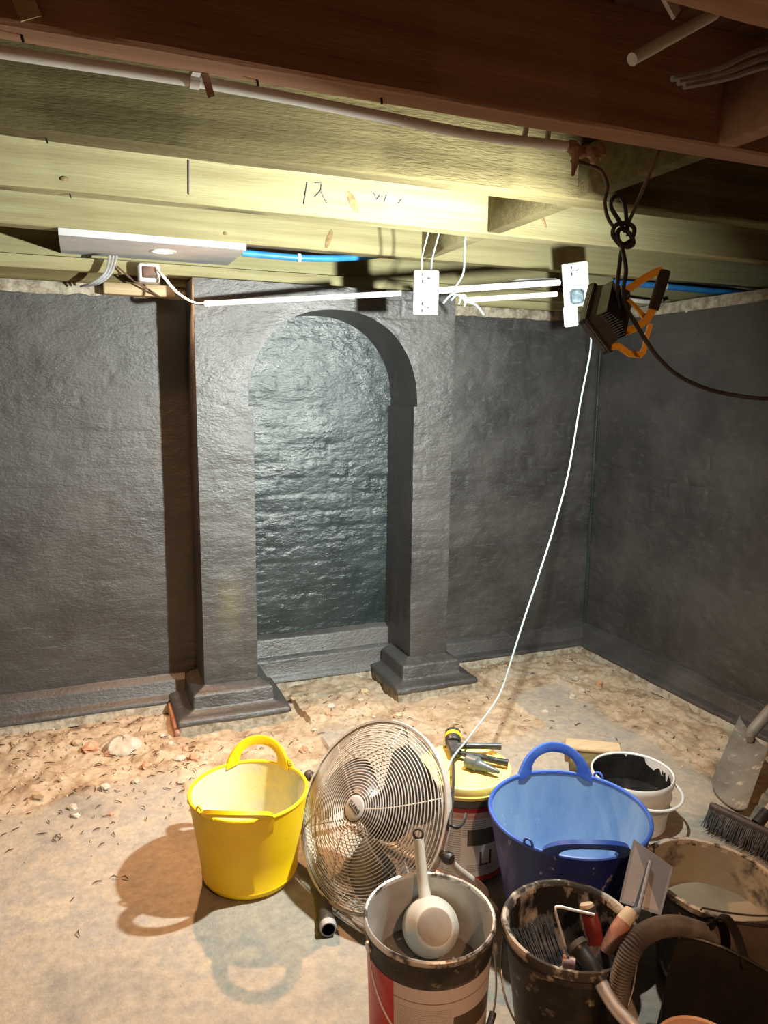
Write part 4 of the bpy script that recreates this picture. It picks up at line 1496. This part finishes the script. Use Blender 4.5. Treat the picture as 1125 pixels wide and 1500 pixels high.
# ---------------------------------------------------------------- black builder's bucket and the tools in it
cb = (.838, 1.072)
h = .272
t = thing('builders_bucket', (cb[0], cb[1], .002), 'black paint-caked bucket full of brushes and tools', 'bucket')
mb = MB()
mb.lathe([(0, .004), (.088, .002), (.093, .01), (.123, h - .035), (.126, h - .032), (.127, h - .012)], 72, c=(cb[0], cb[1], .002))
mb.build('body', M_mixtub, t)
mb = MB()
P = np.zeros((90, 7, 3))
for i in range(90):
    a = 2 * PI * i / 90
    j = .003 * fbm(math.cos(a) * 5, math.sin(a) * 5, 95, 3)
    for k, (r_q, z_q) in enumerate([(.1265, h - .016), (.1315, h - .014), (.133, h - .004), (.130, h + .003), (.124, h + .003), (.1195, h - .003), (.1185, h - .014)]):
        P[i, k] = (cb[0] + (r_q + j) * math.cos(a), cb[1] + (r_q + j) * math.sin(a), .002 + z_q + j)
mb.grid(P, closeu=True)
mb.build('rim', M_rimcake, t)
mb = MB()
mb.lathe([(.1192, h - .006), (.108, .14), (.096, .05), (0, .045)], 72, c=(cb[0], cb[1], .002))
mb.build('inner_wall', mat('paint_splashed_black', (.018, .017, .016), .5, c2=(.50, .50, .48), scale=17, stretch=(1, 1, .4), lo=.49, hi=.60, c3=(.085, .03, .022), scale3=7, lo3=.58, hi3=.66), t)
mb = MB()
ab = math.atan2(-cb[1], -cb[0]) - math.radians(12)
pts = []
for q in np.linspace(-1, 1, 25):
    a = ab + q * PI / 2
    pts.append((cb[0] + (.128 + .004 * (1 - q * q)) * math.cos(a), cb[1] + (.128 + .004 * (1 - q * q)) * math.sin(a), h - .03 - .135 * (1 - q * q) ** .8))
mb.tube(pts, .0022, 7, 2)
mb.build('bail_handle', M_wire, t)


# wide paste brush
br = thing('wide_brush', (.80, 1.09, .19), 'wide flat brush with long black bristles in the builders bucket', 'brush')
Mb_ = frame((.790, 1.076, .172), (-.12, .62, .78), (1, .05, .05))
mb = MB()
for i in range(30):
    for j in range(5):
        x = -.048 + .096 * i / 29 + random.uniform(-.001, .001)
        y = -.010 + .020 * j / 4
        k = 1.10 + .05 * random.random()
        mb.tube([Mb_ @ Vector((x, y, 0)), Mb_ @ Vector((x * 1.04 + random.uniform(-.002, .002), y, .05)), Mb_ @ Vector((x * k + random.uniform(-.004, .004), y * 1.2 + random.uniform(-.002, .002), .092 + random.uniform(-.006, .006)))], [.0017, .0015, .0005], 4)
o = mb.build('bristles', M_bristle, br)
o['kind'] = 'stuff'
mb = MB()
mb.box(-.051, .051, -.014, .014, -.018, .004, Mb_, bev=.003)
mb.build('ferrule', mat('paint_spattered_ferrule', (.50, .52, .50), .5, metal=.2, c2=(.25, .25, .25), scale=22), br)
mb = MB()
mb.tube([Mb_ @ Vector((0, 0, -.016)), Mb_ @ Vector((0, 0, -.06)), Mb_ @ Vector((0, 0, -.10))], [.012, .010, .012], 10, 3)
mb.build('handle', M_handlewood, br)
# roller frame
rf = thing('roller_frame', (.82, 1.02, .20), 'bent steel roller frame with pink roller core in the builders bucket', 'roller')
mb = MB()
mb.tube([V(0.8248, 1.0552, 0.2180), V(0.8226, 1.0648, 0.2365), V(0.8193, 1.0834, 0.2727), V(0.8177, 1.0931, 0.2930), V(0.8241, 1.0948, 0.2990), V(0.8508, 1.0800, 0.2948), V(0.8860, 1.0593, 0.2894)], .0030, 8, 4)
mb.build('bent_rod', M_chrome, rf)
mb = MB()
mb.tube([V(0.8174, 1.0616, 0.2063), V(0.8364, 1.0482, 0.2051)], [.012, .012], 12)
mb.build('roller_core', mat('pink_core', (.60, .28, .27), .6, c2=(.7, .5, .46), scale=40), rf)
# red handled brush
rb = thing('red_handled_brush', (.87, 1.10, .22), 'brush with a dark red handle and cream end in the builders bucket', 'brush')
mb = MB()
mb.tube([V(0.8928, 1.0557, 0.2226), V(0.8912, 1.0671, 0.2523), V(0.8911, 1.0819, 0.2747)], [.014, .0165, .0155], 14, 4)
mb.build('handle', M_red, rb)
mb = MB()
mb.tube([V(0.8911, 1.0819, 0.2747), V(0.8898, 1.0876, 0.2847)], [.0155, .0145], 14)
mb.build('collar', M_fanmotor, rb)
mb = MB()
mb.tube([V(0.8901, 1.0872, 0.2833), V(0.8894, 1.0908, 0.2900), V(0.8895, 1.0922, 0.2921)], [.0140, .0135, .010], 14)
mb.build('end_cap', M_handlecream, rb)
mb = MB()
mb.tube([V(0.8928, 1.0557, 0.2226), V(0.8893, 1.0436, 0.2075), V(0.8854, 1.0302, 0.1848)], [.015, .019, .020], 12)
mb.build('bristles', M_bristle, rb)

# plastering trowel leaning out of the bucket
tr = thing('plastering_trowel', (.95, 1.05, .31), 'steel plastering trowel with worn wooden handle leaning against the blue tub', 'trowel')
q = [V(1.0567, 1.1546, 0.3544), V(1.1150, 1.0960, 0.3116), V(1.0409, 1.0451, 0.2550), V(0.9798, 1.0988, 0.2645)]
nn = (q[1] - q[0]).cross(q[3] - q[0]).normalized() * .0006
mb = MB()
mb.add([p - nn for p in q] + [p + nn for p in q], [(3, 2, 1, 0), (4, 5, 6, 7), (0, 1, 5, 4), (1, 2, 6, 5), (2, 3, 7, 6), (3, 0, 4, 7)])
mb.build('blade', M_trowel, tr, smooth_=False)
mb = MB()
mb.tube([V(1.0645, 1.1086, 0.3287), V(1.0329, 1.0845, 0.3055), V(0.9953, 1.0569, 0.2791), V(0.9766, 1.0456, 0.2650)], .0042, 8, 3)
mb.build('spine', M_trowel, tr)
mb = MB()
mb.tube([V(0.9858, 1.0479, 0.2805), V(0.9612, 1.0469, 0.2804)], [.006, .009], 10)
mb.build('shank', M_trowel, tr)
mb = MB()
mb.tube([V(0.9640, 1.0467, 0.2858), V(0.9546, 1.0430, 0.2805), V(0.9439, 1.0414, 0.2712)], [.0125, .0150, .0160], 14, 3)
mb.build('handle_collar', M_handlecream, tr)
mb = MB()
mb.tube([V(0.9439, 1.0414, 0.2712), V(0.9279, 1.0387, 0.2567), V(0.9086, 1.0356, 0.2378), V(0.8947, 1.0331, 0.2230)], [.0160, .0165, .0145, .011], 14, 4)
mb.build('handle', M_handlewood, tr)

# ---------------------------------------------------------------- vacuum hose and wand
vh = thing('vacuum_hose', (.9, .92, .2), 'ribbed grey vacuum hose arching in front of the cement tub', 'hose')
hpts = [V(0.8634, 0.8993, 0.0115), V(0.8482, 0.9205, 0.0969), V(0.8430, 0.9308, 0.1744), V(0.8369, 0.9249, 0.2513), V(0.8499, 0.9256, 0.3041), V(0.8774, 0.9290, 0.3369), V(0.9237, 0.9379, 0.3388), V(0.9833, 0.9486, 0.3194), V(1.0453, 0.9609, 0.2839), V(1.1001, 0.9701, 0.2448), V(1.1431, 0.9728, 0.2041), V(1.1611, 0.9668, 0.1493)]
hs_ = smooth(hpts, 26)
rad = []
acc = 0
for i, p in enumerate(hs_):
    acc += (p - hs_[i - 1]).length if i else 0
    rad.append(.0175 + .0013 * math.sin(acc / .0052 * 2 * PI))
hp2, rr2 = [], []
L_ = [0]
for i in range(1, len(hs_)):
    L_.append(L_[-1] + (hs_[i] - hs_[i - 1]).length)
tt = np.arange(0, L_[-1], .0013)
co = np.array([tuple(p) for p in hs_])
hp2 = [Vector((np.interp(s, L_, co[:, 0]), np.interp(s, L_, co[:, 1]), np.interp(s, L_, co[:, 2]))) for s in tt]
rr2 = [.0175 + .0014 * math.sin(s / .0052 * 2 * PI) for s in tt]
mb = MB()
mb.tube(hp2, rr2, 16)
mb.build('ribbed_tube', M_hose, vh)
vw = thing('vacuum_wand', (.80, .95, .25), 'chrome vacuum wand with black curved grip lying across the builders bucket', 'wand')
mb = MB()
mb.tube([V(0.8122, 0.9474, 0.2599), V(0.8122, 0.9237, 0.2494), V(0.8151, 0.8989, 0.2398), V(0.8249, 0.8660, 0.2307), V(0.8454, 0.8217, 0.2126)], .0128, 16, 5)
mb.build('chrome_tube', M_chrome, vw)
mb = MB()
mb.tube([V(0.8069, 1.0083, 0.2832), V(0.8098, 0.9953, 0.2782), V(0.8110, 0.9661, 0.2701), V(0.8136, 0.9431, 0.2574)], [.0195, .0165, .0150, .0150], 16, 5)
mb.build('grip', M_blackpl, vw)
mb = MB()
mb.tube([V(0.8064, 1.0120, 0.2847), V(0.8078, 1.0032, 0.2812)], [.0215, .0215], 18)
mb.build('collar', M_hose, vw)

# ---------------------------------------------------------------- large cement tub
cm = (1.244, 1.101)
hm = .250
tx, ty = -.083, .024
t = thing('mixing_tub', (cm[0], cm[1], .002), 'wide black tub with cement-caked rim and thin grey wash inside', 'tub')
tilt = lambda a, r, z: (tx * r * math.cos(a) + ty * r * math.sin(a)) * (z / hm)
mb = MB()
mb.lathe([(0, .004), (.100, .002), (.106, .012), (.140, hm - .03), (.142, hm - .014)], 80, c=(cm[0], cm[1], .002), dz=tilt)
mb.build('body', M_mixtub, t)
mb = MB()
mb.lathe([(.141, hm - .016), (.148, hm - .012), (.149, hm), (.144, hm + .003), (.138, hm), (.1365, hm - .012)], 80, c=(cm[0], cm[1], .002), dz=lambda a, r, z: tilt(a, r, z) + .006 * float(fbm(math.cos(a) * 6, math.sin(a) * 6, 99, 4)))
mb.build('rim', M_rimcake, t)
mb = MB()
mb.lathe([(.1375, hm - .004), (.122, .12), (.118, .10)], 80, c=(cm[0], cm[1], .002), dz=tilt)
mb.build('inner_wall', M_mixtub_in, t)
mb = MB()
mb.disc((cm[0], cm[1], .150), .1265, seg=60)
mb.build('cement_wash', M_slurry2, t)
mb = MB()
mb.tube([V(1.0656, 0.9690, 0.3148), V(1.0694, 0.9682, 0.3187), V(1.1212, 0.9653, 0.2976), V(1.2027, 0.9701, 0.2640), V(1.2955, 0.9809, 0.2287)], .0021, 7, 4)
mb.build('bail_handle', M_wire, t)

# ---------------------------------------------------------------- crumpled black sack
t = thing('rubble_sack', (1.10, .86, .0), 'crumpled open black rubble sack at the near right', 'sack')
rim = [(1.012, .962, .282), (1.036, .935, .284), (1.062, .912, .280), (1.082, .876, .278), (1.100, .836, .276), (1.13, .79, .272), (1.19, .76, .27), (1.26, .78, .27), (1.285, .84, .272), (1.25, .90, .276), (1.185, .918, .283), (1.138, .945, .284), (1.089, .960, .286), (1.045, .965, .284)]
rimv = smooth([Vector(p) for p in rim], 5, True)
n = len(rimv)
cen = Vector((1.14, .865, 0))
rows = []
for k, (s, z) in enumerate([(1.0, None), (1.03, .25), (1.10, .19), (1.17, .12), (1.20, .06), (1.18, .02), (1.10, .002)]):
    row = []
    for i, p in enumerate(rimv):
        d = Vector((p.x, p.y, 0)) - cen
        w = 1 + (.10 * (float(vnoise(i * .33, k * .9, 5)) - .5) if k else 0)
        qv = cen + d * s * w
        row.append((qv.x, qv.y, p.z if z is None else z + (.02 * (float(vnoise(i * .4, k * 1.3, 9)) - .5) if k < 5 else 0)))
    rows.append(row)
P = np.array(rows).transpose(1, 0, 2)
mb = MB()
mb.grid(P, closeu=True, flip=True)
mb.build('outer_skin', M_sack, t)
rows = []
for k, (s, z) in enumerate([(.985, None), (.93, .24), (.90, .19), (.86, .15), (.5, .12), (.02, .13)]):
    row = []
    for i, p in enumerate(rimv):
        d = Vector((p.x, p.y, 0)) - cen
        w = 1 + (.08 * (float(vnoise(i * .37, k * .8, 15)) - .5) if k else 0)
        qv = cen + d * s * w
        row.append((qv.x, qv.y, p.z if z is None else z))
    rows.append(row)
mb = MB()
mb.grid(np.array(rows).transpose(1, 0, 2), closeu=True)
mb.build('lining', M_sack_in, t)
mb = MB()
mb.tube(rimv, .0032, 6, closed=True)
mb.build('hem', M_sack, t)
mb = MB()
mb.ribbon(smooth([Vector((1.087, .958, .275)), Vector((1.088, .950, .305)), Vector((1.096, .935, .312)), Vector((1.098, .915, .298)), Vector((1.088, .890, .284)), Vector((1.084, .870, .262))], 4), .020, .004, (1, .25, 0))
mb.build('strap', M_sack, t)

# small peach tub at the bottom edge
t = thing('small_tub', (.925, .795, 0), 'small peach-coloured plastic tub at the bottom edge', 'tub')
cp = (.920, .806)
hp_ = .2
mb = MB()
mb.lathe([(0, .004), (.058, .002), (.062, .01), (.074, hp_ - .02), (.079, hp_ - .018), (.081, hp_ - .004), (.078, hp_), (.0745, hp_ - .003), (.060, .012), (0, .010)], 60, c=(cp[0], cp[1], .002))
mb.build('body', M_peach, t)
a = math.atan2(.09, .95) - .55
mb = MB()
mb.box(-.014, .014, -.004, .016, -.008, .003, frame((cp[0] + .078 * math.cos(a), cp[1] + .078 * math.sin(a), hp_ - .002), (0, 0, 1), (-math.sin(a), math.cos(a), 0)), bev=.002)
mb.build('lug', M_peach, t)

# ================================================================= FAN
fc = Vector((.643, 1.643, .228))
faz, fel = math.radians(-157.6), math.radians(32.2)
fn = Vector((math.cos(fel) * math.cos(faz), math.cos(fel) * math.sin(faz), math.sin(fel)))
fh = Vector((0, 0, 1)).cross(fn).normalized()
MF = frame(fc, fn, fh)
R = .2325
fan = thing('floor_fan', (.643, 1.643, .002), 'round metal floor fan tilted back with a wire guard', 'fan')


def guard(depth, nr, rin, wire, turns=96):
    mb = MB()
    zf = lambda r: depth * (1 - (r / R) ** 2.6)
    for k in range(nr):
        r = rin + (R - .004 - rin) * k / (nr - 1)
        mb.tube([MF @ Vector((r * math.cos(a), r * math.sin(a), zf(r))) for a in np.linspace(0, 2 * PI, turns + 1)[:-1]], wire, 5, closed=True)
    for k in range(6):
        a0 = 2 * PI * k / 6 + .3
        mb.tube([MF @ Vector((r * math.cos(a0 + .25 * (r / R)), r * math.sin(a0 + .25 * (r / R)), zf(r) - math.copysign(.002, depth))) for r in np.linspace(rin * .9, R - .002, 14)], wire * 1.35, 5)
    return mb


guard(.072, 28, .036, .0014).build('front_guard', M_fanwire, fan)
guard(-.085, 20, .05, .0014).build('rear_guard', M_fanwire, fan)
mb = MB()
mb.lathe([(R - .003, -.010), (R + .003, -.011), (R + .005, 0), (R + .003, .011), (R - .003, .010)], 96, M=MF)
mb.build('rim_band', M_fanwire, fan)
for k in range(3):
    mb = MB()
    a0 = math.radians(38) + 2 * PI * k / 3
    nr_, na = 12, 14
    P = np.zeros((nr_, na, 3))
    Q = np.zeros((nr_, na, 3))
    for i in range(nr_):
        tR = i / (nr_ - 1)
        r = .034 + (.192 - .034) * tR
        wdt = .30 + .36 * math.sin(PI * min(1, .12 + .62 * tR)) - .26 * max(0, tR - .8) / .2 * .6
        for j in range(na):
            s = j / (na - 1) * 2 - 1
            a = a0 + s * wdt + .35 * tR
            z_ = -.012 + s * .030 * (1.1 - .4 * tR) + .008 * (1 - s * s)
            P[i, j] = tuple(MF @ Vector((r * math.cos(a), r * math.sin(a), z_)))
            Q[i, j] = tuple(MF @ Vector((r * math.cos(a), r * math.sin(a), z_ - .0016)))
    mb.grid(P)
    mb.grid(Q, flip=True)
    mb.build('blade', M_fanblade, fan)
mb = MB()
mb.lathe([(0, .022), (.026, .020), (.036, .008), (.038, -.022), (0, -.022)], 36, M=MF)
mb.build('hub', M_fanmotor, fan)
mb = MB()
mb.lathe([(0, -.112), (.040, -.110), (.054, -.100), (.058, -.085), (.058, -.040), (.050, -.030), (0, -.028)], 40, M=MF)
mb.build('motor', M_fanmotor, fan)
mb = MB()
MBd = MF @ Matrix.Translation((0, 0, .070))
mb.lathe([(0, .0055), (.026, .005), (.031, .003), (.033, 0), (.033, -.004), (0, -.004)], 44, M=MBd)
bd = mb.build('badge', M_badge, fan)
mb = MB()
mb.lathe([(.0325, .003), (.0345, .0015), (.0345, -.003), (.0325, -.003)], 44, M=MBd)
mb.build('badge_ring', M_fanmotor, bd)
v, f = text_mesh('CLARKE', .0125, .0003)
rotm = MBd @ Matrix.Translation((0, 0, .0060))
# lettering runs down to the right
dirx = (rt2 * .80 - up2 * .60)
lx = MF.to_3x3().inverted() @ dirx
rz = math.atan2(lx.y, lx.x)
rotm = rotm @ Matrix.Rotation(rz, 4, 'Z')
mb = MB()
mb.add([rotm @ Vector((x, y, d)) for x, y, d in v], f)
mb.box(-.020, .020, -.0052, -.0035, -.0003, .0004, rotm)
mb.build('lettering', M_dark, bd, smooth_=False)
# yoke and floor stand: tubes
side = fh
e_l, e_r = fc + side * (R + .010), fc - side * (R + .010)
ends = (e_l, e_r)
hdir = Vector((fn.x, fn.y, 0)).normalized()
mb = MB()
lo = [Vector((p.x, p.y, .026)) - hdir * .16 for p in ends]
mb.tube([ends[0], ends[0] - hdir * .05 + Vector((0, 0, -.06)), lo[0] + Vector((0, 0, .03)), lo[0] + side * -.05, lo[1] + side * .05, lo[1] + Vector((0, 0, .03)), ends[1] - hdir * .05 + Vector((0, 0, -.06)), ends[1]], .011, 12, 6)
mb.build('yoke', M_fanwire, fan)
for e in ends:
    mb = MB()
    d_ = (e - fc).normalized()
    mb.lathe([(0, -.012), (.009, -.012), (.009, .004), (.014, .006), (.015, .020), (.011, .026), (0, .026)], 16, M=frame(e, d_))
    mb.build('clamp_knob', M_fanmotor, fan)
for a_, b_ in (((.489, 1.530, .0215), (.545, 1.80, .0215)), ((.70, 1.42, .0215), (.76, 1.70, .0215))):
    mb = MB()
    A_, B_ = Vector(a_), Vector(b_)
    Mt = frame(A_, B_ - A_)
    Lt = (B_ - A_).length
    mb.lathe([(.0155, .03), (.0155, .001), (.0185, 0), (.0195, .004), (.0195, .035), (.0175, .038), (.0175, Lt), (0, Lt)], 24, M=Mt)
    mb.build('foot_tube', M_fanmotor, fan)
    mb = MB()
    mb.lathe([(.0156, -.001), (.0190, -.0015), (.0205, .004), (.0205, .016), (.0185, .018)], 24, M=Mt)
    mb.build('foot_collar', M_cable_grey, fan)

# ================================================================= RIGHT-HAND TOOLS, TIMBER
# timber offcuts behind the blue tub
t = tag(MB().box(-.085, .085, -.05, .045, 0, .05, Matrix.Translation((1.60, 1.965, .003)) @ Matrix.Rotation(math.radians(-33), 4, 'Z'), bev=.005).build('timber_offcut', M_wood_olive), 'olive timber block behind the blue tub handle', 'timber')
t = tag(MB().box(-.10, .09, -.03, .035, .0535, .074, Matrix.Translation((1.625, 2.0, .0)) @ Matrix.Rotation(math.radians(-33), 4, 'Z'), bev=.004).build('timber_offcut', M_wood_pale), 'thin pale cracked board lying on the olive timber block', 'timber')

# shovel
sv = thing('shovel', (2.05, 1.72, .01), 'square-mouthed shovel with a mortar-crusted blade by the right wall', 'shovel')
Ms = [Vector((1.862, 1.705, .012)), Vector((1.838, 1.538, .012)), Vector((2.13, 1.715, .088)), Vector((2.245, 1.945, .088))]
nu_ = 14
P = np.zeros((nu_, nu_, 3))
Q = np.zeros((nu_, nu_, 3))
for i in range(nu_):
    for j in range(nu_):
        a_, b_ = i / (nu_ - 1), j / (nu_ - 1)
        p = (Ms[0] * (1 - a_) + Ms[3] * a_) * (1 - b_) + (Ms[1] * (1 - a_) + Ms[2] * a_) * b_
        cur = .018 * (2 * b_ - 1) ** 2
        if a_ < .12:
            rnd = (.12 - a_) / .12
            p = p + (Ms[3] - Ms[0]).normalized() * .022 * rnd * abs(2 * b_ - 1) ** 4
        P[i, j] = tuple(p + Vector((0, 0, cur)))
        Q[i, j] = tuple(p + Vector((0, 0, cur - .003)))
mb = MB()
mb.grid(P, flip=True)
mb.grid(Q)
mb.build('blade', M_shovel, sv)
mb = MB()
bk = (Ms[2] + Ms[3]) / 2
dS = Vector((.30, -.22, .60)).normalized()
mb.tube([bk + Vector((-.05, -.03, .008)), bk + Vector((-.01, -.005, .022)), bk + dS * .06 + Vector((.015, .01, .02)), bk + dS * .14 + Vector((.015, .01, .02))], [.012, .020, .021, .0195], 14, 4)
mb.build('socket', M_shovel, sv)
mb = MB()
p0 = bk + dS * .13 + Vector((.015, .01, .02))
top = p0 + Vector((.118, -.42, .62))
mb.tube([p0, p0 * .5 + top * .5, top], .0185, 14, 3)
mb.build('shaft', M_shaft, sv)
mb = MB()
crs = Vector((-.6, .8, 0)).normalized()
mb.tube([top - crs * .05, top + crs * .05], .016, 12)
mb.build('grip', M_handlewood, sv)

# broom
bw = thing('broom', (1.77, 1.42, .01), 'grey bristled broom lying head down beside the cement tub', 'broom')
A_, B_ = Vector((1.690, 1.548, .02)), Vector((1.77, 1.235, .02))
d_ = (B_ - A_).normalized()
sdv = Vector((-d_.y, d_.x, 0))   # towards +x
if sdv.x < 0:
    sdv = -sdv
MBr = Matrix.Identity(4)
upb = (sdv * .45 + Vector((0, 0, .89))).normalized()
cr = d_.cross(upb)
for i in range(3):
    MBr[i][0], MBr[i][1], MBr[i][2], MBr[i][3] = d_[i], cr[i], upb[i], A_[i]
Lb = (B_ - A_).length
mb = MB()
mb.box(0, Lb, -.020, .020, .046, .066, MBr, bev=.004)
mb.build('stock', M_fanmotor, bw)
mb = MB()
for i in range(64):
    for j in range(5):
        x = .004 + (Lb - .008) * i / 63
        y = -.016 + .032 * j / 4
        tip = 1.45
        mb.tube([MBr @ Vector((x, y, .048)), MBr @ Vector((x + random.uniform(-.002, .002), y * tip, .02)), MBr @ Vector((x + random.uniform(-.005, .005), y * tip * 1.25 + random.uniform(-.003, .003), -.012))], [.0026, .0022, .0008], 4)
o = mb.build('bristles', M_bristle, bw)
o['kind'] = 'stuff'
hb = MBr @ Vector((Lb * .42, 0, .064))
hd_ = Vector((.30, .03, .20)).normalized()
mb = MB()
mb.tube([hb, hb + hd_ * .05], [.017, .0155], 14)
mb.build('ferrule', M_blackpl, bw)
mb = MB()
lh_ = (2.40 - hb.x) / hd_.x
mb.tube([hb + hd_ * .045, hb + hd_ * .4, hb + hd_ * lh_], .0125, 12, 3)
mb.build('handle', M_shaft, bw)

# ================================================================= RUBBLE
def wall_near(x, y):
    return y > (2.72 if .24 < x < .80 or 1.10 < x < 1.66 else 3.02) or x > 2.32


def rockobj(x, y, sx, sy, sz, mt, label, seed, cat='stone', group=None):
    mb = MB()
    mb.rock((x, y, floor_z(x, y) + sz * .35), sx, sy, sz, seed)
    o = mb.build('rubble_stone' if cat == 'stone' else 'brick_fragment', mt, None, smooth_=False)
    return tag(o, label, cat, group)


mb = MB()
rows = []
for i in range(40):
    a = 2 * PI * i / 40
    row = []
    for k in range(14):
        ph = PI / 2 * k / 13
        n = 1 + .55 * float(fbm(math.cos(a) * 2.2 + 5, math.sin(a) * 2.2 + ph * 2, 101, 4))
        row.append((.082 + .080 * n * math.sin(ph) * math.cos(a), 2.738 + .062 * n * math.sin(ph) * math.sin(a), floor_z(.08, 2.74) - .012 + .052 * n * math.cos(ph)))
    rows.append(row)
mb.grid(np.array(rows), closeu=True, flip=True)
tag(mb.build('mortar_lump', M_stone), 'big pale mortar lump in the earth left of the pier', 'stone')
rockobj(-.028, 2.755, .034, .028, .022, M_earthbrick, 'orange broken brick beside the big mortar lump', 301, 'brick')
rockobj(.04, 2.70, .022, .018, .016, M_earthbrick, 'small brown brick chip in front of the big mortar lump', 302, 'brick')
rockobj(.312, 2.52, .022, .020, .018, M_earthbrick, 'reddish brick fragment below the left plinth', 303, 'brick')
rockobj(.70, 2.48, .018, .015, .016, M_earthbrick, 'small rust-coloured brick fragment behind the fan', 304, 'brick')
k = 0
for i in range(34):
    x = random.choice([random.uniform(-.35, .30), random.uniform(-.35, .3), random.uniform(.75, 1.15), random.uniform(1.6, 2.2)])
    y = random.uniform(2.25, 2.95) if x < .4 else random.uniform(2.55, 2.95)
    if x > 1.5:
        y = random.uniform(2.3, 2.9)
    if abs(x - .08) < .12 and abs(y - 2.74) < .1:
        continue
    s = random.uniform(.009, .022)
    k += 1
    zone = 'left of the pier' if x < .5 else ('in front of the niche' if x < 1.3 else 'towards the far corner')
    rockobj(x, y, s, s * random.uniform(.7, 1), s * random.uniform(.5, .8), random.choice([M_stone, M_stone, M_chip, M_earthbrick]), 'small loose stone in the earth ' + zone, 400 + i, 'stone', 'loose stones ' + zone)
# chips and dark shreds, too many to count
mb = MB()
for i in range(1500):
    x = random.uniform(-.55, 2.3)
    y = random.uniform(2.0, 3.0) if x < 1.6 else random.uniform(1.75, 3.0)
    if wall_near(x, y):
        continue
    ii, jj = np.abs(gx - x).argmin(), np.abs(gy - y).argmin()
    if earth[ii, jj] < .3 and random.random() > .12:
        continue
    s = random.uniform(.002, .007)
    zc = Z[ii, jj] + s * .3
    a = random.random() * PI
    vs = [(x + s * math.cos(a), y + s * math.sin(a), zc), (x - s * .7 * math.sin(a), y + s * .7 * math.cos(a), zc), (x - s * math.cos(a), y - s * math.sin(a), zc), (x + s * .7 * math.sin(a), y - s * .7 * math.cos(a), zc), (x, y, zc + s * .8), (x, y, zc - s)]
    mb.add(vs, [(0, 1, 4), (1, 2, 4), (2, 3, 4), (3, 0, 4), (1, 0, 5), (2, 1, 5), (3, 2, 5), (0, 3, 5)])
tag(mb.build('earth_chips', M_chip, None, smooth_=False), 'sandy chips and crumbs strewn over the loose earth', 'debris', kind='stuff')
mb = MB()
for i in range(330):
    x = random.choice([random.uniform(-.45, .35), random.uniform(-.45, .35), random.uniform(.35, 2.3)])
    y = random.uniform(2.15, 2.98) if x < .4 else random.uniform(2.3, 2.95)
    if x > 1.6:
        y = random.uniform(1.9, 2.95)
    if random.random() < .04:
        x, y = random.uniform(-.3, .2), random.uniform(1.6, 2.2)
    if wall_near(x, y):
        continue
    zc = floor_z(x, y) + .003
    a = random.random() * 2 * PI
    l = random.uniform(.004, .016)
    mb.tube([(x - l * math.cos(a), y - l * math.sin(a), zc), (x + l * .2 * math.sin(a), y, zc + random.uniform(.001, .007)), (x + l * math.cos(a), y + l * math.sin(a), zc + random.uniform(0, .004))], [.0010, .0018, .0007], 4)
tag(mb.build('dark_shreds', M_straw), 'dark shreds and twigs littering the earth along the walls', 'debris', kind='stuff')
